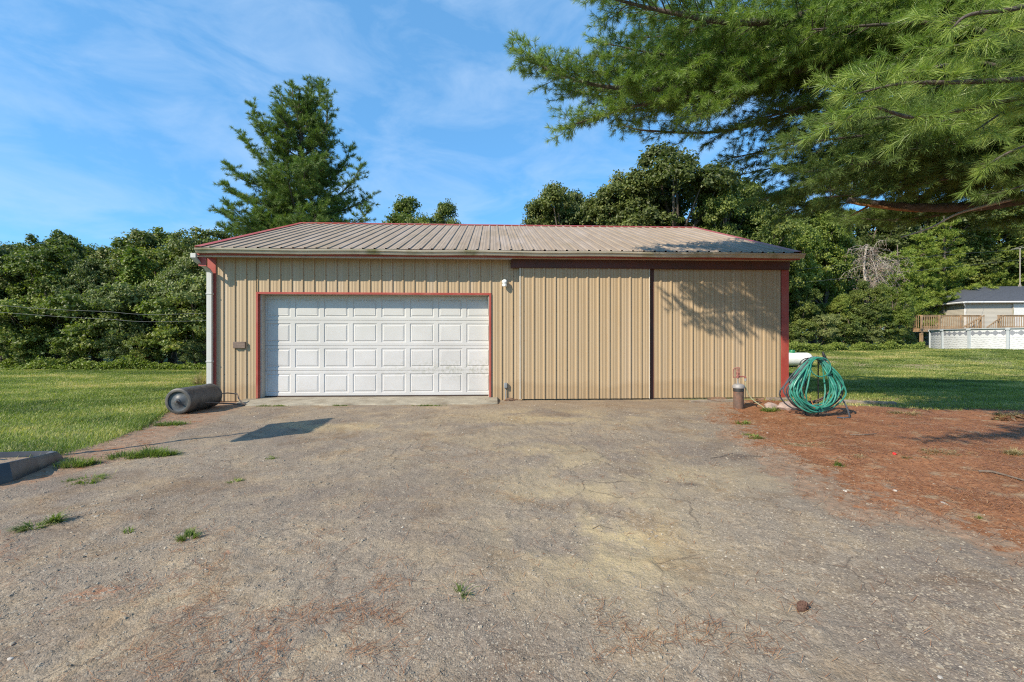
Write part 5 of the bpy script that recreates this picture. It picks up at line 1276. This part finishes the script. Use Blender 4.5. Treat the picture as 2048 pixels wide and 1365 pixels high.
    for tip in ((1118, 138, 7.8), (1150, 185, 8.0), (1200, 150, 8.2), (1235, 205, 8.0), (1280, 120, 8.1), (1320, 165, 7.9), (1385, 150, 8.0)):
        L_(7.8, [(2100, 10, 7.2), ((2100+tip[0])/2, tip[1]*.6+20, 7.7), (tip[0]+110, tip[1]+4, tip[2]), tip], .04, .008, .75, 1.5, dark=True, start=.35)
    for tip in ((1570, 290, 5.4), (1610, 345, 5.6), (1650, 395, 5.8), (1700, 330, 5.4), (1760, 375, 5.6), (1810, 300, 5.2), (1640, 250, 5.2)):
        L_(4.8, [(2250, 200, 5.8), ((2250+tip[0])/2, tip[1]*.8+20, 5.7), (tip[0]+120, tip[1]-14, tip[2]), tip], .035, .007, .65, 1.15, dark=True, start=.3)
    # upper tiers, above the picture: they shade the lawn on the right
    for i in range(20):
        z = 5.5+i*.5; a = i*2.4+.6; ln = 5.0*(1-.045*i); d = Vector((math.cos(a), math.sin(a), .06))
        if d.x*RT[0] < -.3 and d.y < 0: ln *= .6
        if d.x < -.55: ln *= .5
        p = [tz(z), tz(z)+d*ln*.5+Vector((0, 0, .2)), tz(z)+d*ln+Vector((0, 0, .15))]
        pine_limb(nk, wd, p, .06, .012, 1.5, .22, 26, .15, .010, g, tw_step=.22, tint=.45, start=.15)
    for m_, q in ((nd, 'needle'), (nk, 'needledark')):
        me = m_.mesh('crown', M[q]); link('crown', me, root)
    wood_part(wd, 'branches', M['pinebark'], root)
    # snapped limb with torn orange underside
    P = [tz(3.1)]+[W(*p) for p in ((2160, 378, 6.2), (2048, 398, 6.2), (1960, 412, 6.2), (1850, 416, 6.2), (1770, 410, 6.2), (1697, 401, 6.2))]
    b = MB(); pa = smooth_path(P, 40); b.tube(pa, [.095-.0013*i+.006*math.sin(i*1.9) for i in range(41)], 12); o = wood_part(b, 'broken_branch', M['pinebark'], root); o['label'] = 'snapped thick branch with torn orange wood'
    b = MB(); pp = [W(1697, 405, 6.17), W(1720, 409, 6.15), W(1760, 414, 6.14), W(1800, 420, 6.13), W(1845, 425, 6.13)]; b.tube(pp, [.008, .020, .022, .018, .006], 6); wood_part(b, 'torn_wood', M['heartwood'], o)
    b = MB(); b.tube([W(1735, 414, 6.1), W(1720, 422, 6.08), W(1700, 433, 6.05)], [.014, .012, .005], 6); wood_part(b, 'splinter', M['heartwood'], o)
    b = MB(); b.tube(smooth_path([W(2300, 340, 5.6), W(2048, 394, 5.8), W(1960, 415, 5.9), W(1910, 430, 5.9), W(1860, 456, 6.0), W(1803, 475, 6.0)], 24), [.028-.0009*i for i in range(25)], 7)
    b.tube([W(1962, 414, 5.9), W(1963, 421, 5.9)], .006, 5); b.tube(smooth_path([W(2030, 398, 5.8), W(2000, 395, 5.9), W(1960, 400, 5.9)], 6), .006, 5)
    o = wood_part(b, 'bare_branch', M['deadtwig'], root); o['label'] = 'thin bare pale branch below the snapped one'
big_pine()

def back_pine():
    Y = 21.5; g = random.Random(5); B = W(600, 682.5, Y); B.z = -.05; root = empty('white_pine', B)
    tag(root, 'tall upswept pine standing behind the left half of the barn roof', 'pine tree')
    def V(u, v, dy=0): return W(u, v, Y+dy)
    tr = MB(); tp = [B+Vector((0, 0, -.2)), V(602, 560), V(604, 450), V(600, 360), V(603, 280), V(598, 215), V(600, 178)]
    tr.tube(smooth_path(tp, 24), [.26-.0098*i for i in range(25)], 10); wood_part(tr, 'trunk', M['pinebark'], root)
    nd = Needles(); wd = MB()
    def L_(pts, side=.8, r0=.05, st=.16): pine_limb(nd, wd, pts, r0, .012, side, st*.85, 34, .22, .013, g, tw_step=.15, tint=.46, start=.12, rise=.35)
    lim = [((600, 290), (548, 300), (518, 250), (503, 212), -.2), ((600, 300), (570, 240), (562, 195), (556, 186), .3), ((600, 330), (540, 330), (505, 300), (488, 272), .5), ((602, 370), (545, 375), (490, 362), (460, 338), -.5),
           ((602, 400), (540, 410), (480, 395), (448, 368), .8), ((602, 440), (530, 450), (470, 440), (440, 425), -.8), ((600, 280), (625, 230), (640, 195), (636, 172), .2), ((600, 320), (640, 280), (655, 230), (651, 184), -.4),
           ((602, 350), (640, 320), (660, 290), (652, 250), .6), ((602, 420), (660, 400), (700, 370), (722, 332), -.3), ((602, 430), (670, 425), (715, 410), (742, 396), .6), ((602, 400), (650, 370), (685, 335), (700, 300), .9),
           ((602, 450), (670, 455), (710, 445), (735, 425), -1.0), ((600, 260), (592, 220), (586, 190), (584, 175), -.3), ((600, 250), (612, 215), (618, 185), (616, 170), .3), ((602, 470), (540, 480), (480, 470), (445, 455), .6), ((602, 470), (660, 480), (710, 478), (740, 465), .6)]
    for a, b, c, d, dy in lim: L_([V(*a), V(b[0], b[1], dy*.5), V(c[0], c[1], dy), V(d[0], d[1], dy)], .62)
    for i in range(60):
        v = 212+i*5.5; f_ = (v-165)/300; a = g.uniform(0, 6.28); ln = (.28+2.7*f_)*g.uniform(.65, 1.0)*(1.0 if abs(math.sin(a)) > .5 else .75)
        s = V(601, v); d = Vector((math.cos(a), math.sin(a), 0)); L_([s, s+d*ln*.5+Vector((0, 0, .15*ln)), s+d*ln+Vector((0, 0, .55*ln))], .30+.75*f_)
    link('crown', nd.mesh('crown', M['needledark'], droop=-.12), root); wood_part(wd, 'branches', M['pinebark'], root)
back_pine()
def layered_pine(seed, u, Y, vtop, R_, label, mt='needleyel', bare=.25):
    g = random.Random(seed); P = G((u-1024)/F*Y, Y); P.z = float(terrain(P.x, P.y)); H = CH-(vtop-682.5)/F*Y-P.z
    root = empty('layered_pine', P); tag(root, label, 'pine tree', 'layered pines behind the deck')
    tr = MB(); tr.tube([P+Vector((0, 0, -.2)), P+Vector((.05, 0, H*.5)), P+Vector((0, 0, H))], [.2, .13, .03], 10); wood_part(tr, 'trunk', M['bark'], root)
    nd = Needles(); wd = MB(); dd = MB(); z = H*.14; i = 0
    while z < H*.97:
        for _ in range(4):
            a = g.uniform(0, 6.28); f_ = z/H; ln = R_*(1.05-f_)*g.uniform(.7, 1.1)+.3; d = Vector((math.cos(a), math.sin(a), 0)); s = P+Vector((0, 0, z+g.uniform(-.1, .1)))
            pts = [s, s+d*ln*.5+Vector((0, 0, .0)), s+d*ln+Vector((0, 0, .10*ln))]
            if f_ < bare and g.random() < .75: dd.tube([pts[0], pts[1]-Vector((0, 0, .1)), pts[2]-Vector((0, 0, .25))], [.03, .018, .005], 5)
            else: pine_limb(nd, wd, pts, .04, .01, .9*ln*.45, .20, 18, .32, .040, g, tw_step=.24, tint=.5, start=.2, vfork=.15, rise=.12)
        z += H*.052
    link('crown', nd.mesh('crown', M[mt], droop=.03), root); wood_part(wd, 'branches', M['bark'], root)
    if dd.v: wood_part(dd, 'dead_branches', M['deadtwig'], root)
layered_pine(3, 1842, 44, 455, 3.4, 'left layered pine with bare lower branches behind the deck end')
layered_pine(4, 1888, 46.0, 430, 4.2, 'middle layered pine with horizontal light green boughs behind the deck')
layered_pine(5, 1960, 52, 440, 4.6, 'right layered pine rising directly above the house roof', bare=0)
layered_pine(6, 2050, 53, 455, 4.6, 'layered pine behind the antenna mast at the picture edge', bare=0)
layered_pine(8, 1795, 42.5, 490, 3.4, 'small layered pine partly behind the dead brush')
def dead_brush():
    Y = 30.2; g = random.Random(3); P = G((1742-1024)/F*Y, Y); P.z = float(terrain(P.x, P.y)); root = empty('dead_tree', P)
    tag(root, 'bleached dead treetop with drooping twigs and withered leaves in the right treeline', 'dead tree')
    t = MB(); t.tube(smooth_path([P-Vector((0, 0, .2)), W(1738, 600, Y), W(1728, 540, Y), W(1733, 492, Y)], 10), [.13-.008*i for i in range(11)], 8); wood_part(t, 'trunk', M['deadtwig'], root)
    b = MB(); C = []
    for i in range(52):
        v0 = g.uniform(492, 560); s = W(1733+g.uniform(-6, 10)+(v0-492)*g.uniform(0, .6), v0, Y+g.uniform(-.3, .3)); e = W(1733+g.choice((g.uniform(-48, 20), g.uniform(10, 70), g.uniform(40, 95))), v0+g.uniform(-25, 75), Y+g.uniform(-1.4, 1.4))
        m_ = s.lerp(e, .45)+Vector((0, 0, g.uniform(.1, .35))); pa = smooth_path([s, m_, e], 8); r_ = g.uniform(.006, .024); b.tube(pa, [r_*(1-.09*k) for k in range(9)], 4)
        for k in range(2, 9):
            for _ in range(2):
                q = pa[k]; e2 = q+Vector((g.uniform(-.35, .35), g.uniform(-.3, .3), g.uniform(-.6, .0))); b.tube([q, e2], [.008, .003], 3, cap=False)
                if g.random() < .6:
                    for _ in range(5): C.append(tuple(e2+Vector((g.gauss(0, .12), g.gauss(0, .12), g.gauss(0, .1)))))
    wood_part(b, 'twigs', M['deadtwig'], root)
    C = np.array(C); link('withered_leaves', leaf_mesh('withered_leaves', C, np.tile([0, -.3, .4], (len(C), 1)), rng.uniform(.06, .12, len(C)), rng.random(len(C)), M['brownleaf']), root)
dead_brush()

# ------------------------------------------------------------------ house, deck, pool, tank, wires
def house():
    Y = 41.0; P = W(1925, 682.5, Y); gz = .8
    def hp(u, dY, z): return W(u, 682.5, Y+dY)[:2]+(z,)
    A = W(1930, 682.5, Y); root = empty('neighbour_house', (A.x, A.y, gz))
    tag(root, 'single-storey house with greige siding and charcoal shingle roof behind the pool deck', 'house')
    ez = CH-(603-682.5)/F*Y
    ex = Vector((math.cos(R(-9)), math.sin(R(-9)), 0)); ey = Vector((-ex.y, ex.x, 0)); O = Vector((A.x, A.y, 0)); Lh, Dh = 16.0, 8.0
    def q(a, b, z): return O+ex*a+ey*b+Vector((0, 0, z))
    w_ = MB(); z = gz-.4
    # lapped siding boards
    lap = .115; z = gz-.3; nb = int((ez-.05-z)/lap)
    for a0_, b0_, a1_, b1_, nx_ in ((0, 0, Lh, 0, -ey), (0, Dh, 0, 0, -ex), (Lh, 0, Lh, Dh, ex), (Lh, Dh, 0, Dh, ey)):
        for i in range(nb+1):
            zz = z+i*lap; p0, p1 = q(a0_, b0_, zz), q(a1_, b1_, zz); w_.add([p0+nx_*.018, p1+nx_*.018, p1+nx_*.002+UP*lap, p0+nx_*.002+UP*lap, p0+nx_*.002, p1+nx_*.002], [(0, 1, 2, 3), (4, 5, 1, 0)])
    w_.build('wall', M['siding'], root)
    t = MB(); t.tube([q(-.02, -.02, gz-.3), q(-.02, -.02, ez)], .05, 4); t.build('corner_post', M['housewhite'], root)
    r = MB(); ov = .45; rz = ez+1.75; hp_ = 3.2
    e = [q(-ov, -ov, ez), q(Lh+ov, -ov, ez), q(Lh+ov, Dh+ov, ez), q(-ov, Dh+ov, ez)]; r1, r2 = q(hp_, Dh/2, rz), q(Lh-hp_, Dh/2, rz)
    r.add(e+[r1, r2]+[p-UP*.06 for p in e], [(0, 1, 5, 4), (1, 2, 5), (2, 3, 4, 5), (3, 0, 4), (9, 8, 7, 6), (0, 6, 7, 1), (1, 7, 8, 2), (2, 8, 9, 3), (3, 9, 6, 0)])
    r.build('roof', M['shingle'], root)
    f_ = MB()
    for i in range(4):
        a, b = e[i], e[(i+1) % 4]; f_.tube([a-UP*.13, b-UP*.13], .085, 6)
    f_.build('gutter', M['housewhite'], root)
    dsp = MB(); dsp.tube([q(-.40, -.38, ez-.18), q(-.28, -.30, ez-.38), q(-.06, -.10, ez-.52)], .05, 6); dsp.build('downspout', M['housewhite'], root)
    # white door panel by the picture edge
    xa = 3.9; d = MB(); d.box((0, 0, 0), (2.6, .05, ez-.25-gz-1.25), bev=.01)
    vs = [q(xa+v[0], -.06+v[1], gz+1.25+v[2]) for v in d.v]; d.v = [tuple(v) for v in vs]; do = d.build('patio_door', M['housewhite'], root)
    tr = MB()
    for x_ in (xa-.09, xa+1.26, xa+2.6): tr.add([q(x_, -.09, gz+1.2), q(x_+.09, -.09, gz+1.2), q(x_+.09, -.09, ez-.22), q(x_, -.09, ez-.22)], [(0, 1, 2, 3)])
    tr.build('door_frame', M['gutter'], do)
    mp_ = W(2040, 572, 44); top = W(2040, 497, 44)
    m = empty('antenna_mast', mp_); tag(m, 'slender metal service mast with crossarm rising from the house roof', 'mast')
    b = MB(); b.tube([mp_-UP*1.0, top], .045, 8); b.build('pole', M['mast'], m)
    b = MB(); b.tube([top+Vector((-.9, 0, -.12)), top, top+Vector((.9, 0, .15))], .03, 6); b.tube([top+Vector((-.5, 0, .0)), top+Vector((.3, 0, .22))], .02, 6); b.build('crossarm', M['mast'], m)
    b = MB(); b.tube([mp_+UP*.35, mp_+Vector((-.35, 0, -.5))], .02, 5); b.tube([mp_+UP*.35, mp_+Vector((.35, 0, -.5))], .02, 5); b.build('brace', M['mast'], m)
house()
def deck():
    Y = 35.2; z0 = CH-(657-682.5)/F*Y; zt_ = CH-(630.5-682.5)/F*Y; gz = .8
    A = W(1841, 682.5, Y); root = empty('wooden_deck', (A.x, A.y, gz)); tag(root, 'raised brown wooden deck with slatted railing behind the round pool', 'deck')
    ex = Vector((math.cos(PH-.02), math.sin(PH-.02), 0)); ey = Vector((-ex.y, ex.x, 0)); O = Vector((A.x, A.y, 0))
    def q(a, b, z): return O+ex*a+ey*b+UP*z
    def obox(mb, a0, b0, z0_, a1, b1, z1_):
        vs = [q(a, b, z) for z in (z0_, z1_) for b in (b0, b1) for a in (a0, a1)]; mb.add(vs, [(0, 2, 3, 1), (4, 5, 7, 6), (0, 1, 5, 4), (2, 6, 7, 3), (0, 4, 6, 2), (1, 3, 7, 5)])
    LD = 16; f_ = MB(); obox(f_, 0, 0, z0-.03, LD, 4.6, z0); obox(f_, 0, -.04, z0-.27, LD, -.001, z0-.0); obox(f_, -.04, -.04, z0-.27, -.001, 4.6, z0); f_.build('platform', M['deckwood'], root)
    us = lambda u: (W(u, 682.5, Y)-A).length*(1 if u > 1841 else -1)
    g0, g1 = us(1958), us(1993)
    for a0, a1 in ((0, g0), (g1, LD)):
        r = MB(); obox(r, a0, -.06, zt_-.045, a1, .09, zt_); obox(r, a0, .0, zt_-.14, a1, .035, zt_-.055); obox(r, a0, .0, z0+.06, a1, .035, z0+.14)
        n = int((a1-a0)/.135)
        for i in range(n+1):
            x = a0+(a1-a0)*i/n
            if x < LD-.05: obox(r, x-.019, -.032, z0+.02, x+.019, -.001, zt_-.05)
        r.build('railing', M['deckwood'], root)
    r = MB(); obox(r, -.03, .1, zt_-.045, .06, 4.6, zt_)
    for i in range(30): obox(r, -.03, .15+i*.15, z0+.02, .0, .19+i*.15, zt_-.05)
    r.build('railing', M['deckwood'], root)
    for a in (0, us(1876), us(1918), g0-.05, g1-.05, us(2060), us(2110)):
        p = MB(); obox(p, a-.05, -.14, z0-.1, a+.05, -.045, zt_-.05); p.build('railing_post', M['deckwood'], root)
    for a in (.15, 3.2, 6.4, 9.5, 12.6):
        p = MB(); obox(p, a-.08, .02, .3, a+.08, .18, z0-.03); p.build('support_post', M['deckwood'], root)
    # stair rails running down to the pool rim
    for s0, s1 in ((g0-.0, g0-1.7), (g1+.1, g1-1.2)):
        p = MB(); n = 9
        for i in range(n+1):
            f2 = i/n; x = s0+(s1-s0)*f2; zz = zt_-(zt_-z0-.08)*f2
            if i < n: x2 = s0+(s1-s0)*(i+1)/n; z2 = zt_-(zt_-z0-.08)*(i+1)/n; p.add([q(x, -.30, zz), q(x2, -.30, z2), q(x2, -.30, z2-.09), q(x, -.30, zz-.09), q(x, -.34, zz), q(x2, -.34, z2), q(x2, -.34, z2-.09), q(x, -.34, zz-.09)], [(4, 5, 6, 7), (0, 4, 7, 3)[::-1], (0, 1, 5, 4), (3, 7, 6, 2)])
            obox(p, x-.018, -.30, z0-.05, x+.018, -.27, zz-.02)
        p.build('stair_rail', M['deckwood'], root)
deck()
def pool():
    Yc = 29.5; C0 = G(33.5, Yc); gz = .70; Rp = 4.5; zt_ = gz+1.33; root = empty('above_ground_pool', (C0.x, C0.y, gz))
    tag(root, 'round above-ground pool with pale wall, grey uprights and a band of diamonds', 'pool')
    n = 16; a0 = .196+PH; w_ = MB(); K = 6
    ang = [a0+2*math.pi*k/n for k in range(n)]
    N_ = 72; vs = []
    for k in range(N_):
        a = 2*math.pi*k/N_
        for r_, z in ((Rp, gz-.15), (Rp, zt_-.03), (Rp-.04, zt_-.03), (Rp-.04, gz+.0)): vs.append((C0.x+r_*math.cos(a), C0.y+r_*math.sin(a), z))
    w_.add(vs, [(k*4+j, ((k+1) % N_)*4+j, ((k+1) % N_)*4+j+1, k*4+j+1) for k in range(N_) for j in range(3)], 0, True)
    wo = w_.build('pool_wall', M['poolwall'], root)
    # printed band of diamonds and embossed waves
    mk = MB(); wv = MB()
    for k in range(n):
        for j in range(9):
            a = ang[k]+2*math.pi/n*(j+.5+.5)/10*1.0; sz = .17 if j % 2 == 0 else .07
            if j % 2 == 0 or True:
                c = Vector((C0.x+(Rp+.004)*math.cos(a), C0.y+(Rp+.004)*math.sin(a), zt_-.30)); tx = Vector((-math.sin(a), math.cos(a), 0))
                mk.add([c-tx*sz, c-UP*sz, c+tx*sz, c+UP*sz], [(0, 1, 2, 3)])
    for rr_ in range(7):
        for k in range(150):
            a = 2*math.pi*(k+.37*rr_)/150; zz = gz+.08+rr_*.115+.02*math.sin(k*1.7+rr_)
            c = Vector((C0.x+(Rp+.003)*math.cos(a), C0.y+(Rp+.003)*math.sin(a), zz)); tx = Vector((-math.sin(a), math.cos(a), 0)); o = Vector((math.cos(a), math.sin(a), 0))
            wv.add([c-tx*.10, c+tx*.10+UP*.02, c+UP*.045+o*.012, c-UP*.012+o*.014], [(0, 3, 2), (3, 1, 2), (0, 1, 3)])
    mk.build('diamond_band', M['poolmark'], wo); wv.build('embossed_waves', M['poolwall'], wo)
    r = MB(); vs = []
    for k in range(N_):
        a = 2*math.pi*k/N_
        for r_, z in ((Rp-.10, zt_-.03), (Rp-.10, zt_), (Rp+.10, zt_), (Rp+.10, zt_-.045)): vs.append((C0.x+r_*math.cos(a), C0.y+r_*math.sin(a), z))
    r.add(vs, [(k*4+j, ((k+1) % N_)*4+j, ((k+1) % N_)*4+(j+1) % 4, k*4+(j+1) % 4) for k in range(N_) for j in range(4)]); r.build('top_rim', M['poolgrey'], root)
    for a in ang:
        p = MB(); o = Vector((math.cos(a), math.sin(a), 0)); tx = Vector((-math.sin(a), math.cos(a), 0)); c = Vector((C0.x, C0.y, 0))+o*(Rp+.005)
        for zz0, zz1, hw, dp in ((gz-.1, zt_-.05, .085, .075), (zt_-.12, zt_+.012, .13, .12)):
            vs = [c+tx*s+o*d_+UP*z for z in (zz0, zz1) for s, d_ in ((-hw, 0), (-hw*.7, dp), (hw*.7, dp), (hw, 0))]
            p.add(vs, [(0, 1, 5, 4), (1, 2, 6, 5), (2, 3, 7, 6), (0, 3, 2, 1), (4, 5, 6, 7)])
        p.build('upright', M['poolgrey'], root)
    wt_ = MB(); wt_.add([(C0.x+(Rp-.05)*math.cos(a), C0.y+(Rp-.05)*math.sin(a), zt_-.18) for a in np.linspace(0, 2*math.pi, 48, endpoint=False)], [tuple(range(48))])
    m, nt_, b_ = mat('pool_water'); b_.inputs['Base Color'].default_value = (.05, .22, .28, 1); b_.inputs['Roughness'].default_value = .06
    wt_.build('pool_water', m, root)
pool()
def tank():
    Y = 19.0; c = W(1585, 682.5, Y); gz = float(terrain(c.x, c.y)); r_ = .275; root = empty('propane_tank', (c.x, c.y, gz)); tag(root, 'white propane tank with green dome on the lawn behind the barn corner', 'tank')
    z = gz+r_+.08; t = MB(); L = .75; pr = [(.001, -L-r_*.8)]+[(r_*math.sin(a), -L-r_*.8*math.cos(a)) for a in np.linspace(.2, math.pi/2, 7)]+[(r_*math.sin(a), L-r_*.8*math.cos(a)) for a in np.linspace(math.pi/2, math.pi-.2, 7)]+[(.001, L+r_*.8)]
    rot = Vector((1, -.12, 0)).to_track_quat('Z', 'Y').to_matrix(); t.lathe(pr, (c.x-.20, c.y, z), 32, mat=rot); t.build('tank_body', M['tank'], root)
    d = MB(); d.lathe([(.11, 0), (.115, .08), (.10, .12), (.05, .14), (.001, .142)], (c.x-.02, c.y, z+r_-.02), 20); d.build('dome_lid', M['green'], root)
    for s in (-.6, .4):
        b = MB(); b.box((c.x-.2+s-.06, c.y-.2, gz-.05), (c.x-.2+s+.06, c.y+.2, z-r_+.05), bev=.01); b.build('foot', M['concrete'], root)
tank()
WG = 'overhead wires crossing behind the barn'
for lab, pts in (('upper overhead wire running from the mast across both treelines', [(2040, 499, 44), (1800, 518, 32), (1580, 541, 26), (1000, 590, 21.5), (400, 627, 18.6), (200, 623, 18.2), (50, 615, 18.0), (-300, 585, 18)]),
                 ('lower overhead wire running below the other across both treelines', [(2040, 520, 44), (1850, 540, 32), (1580, 567, 26), (1000, 612, 21.5), (400, 642, 18.6), (200, 638, 18.2), (0, 625, 18.0), (-300, 600, 18)])):
    b = MB(); b.tube(smooth_path([W(*p) for p in pts], 90), .0065, 5); tag(b.build('overhead_wire', M['wire']), lab, 'wire', WG)
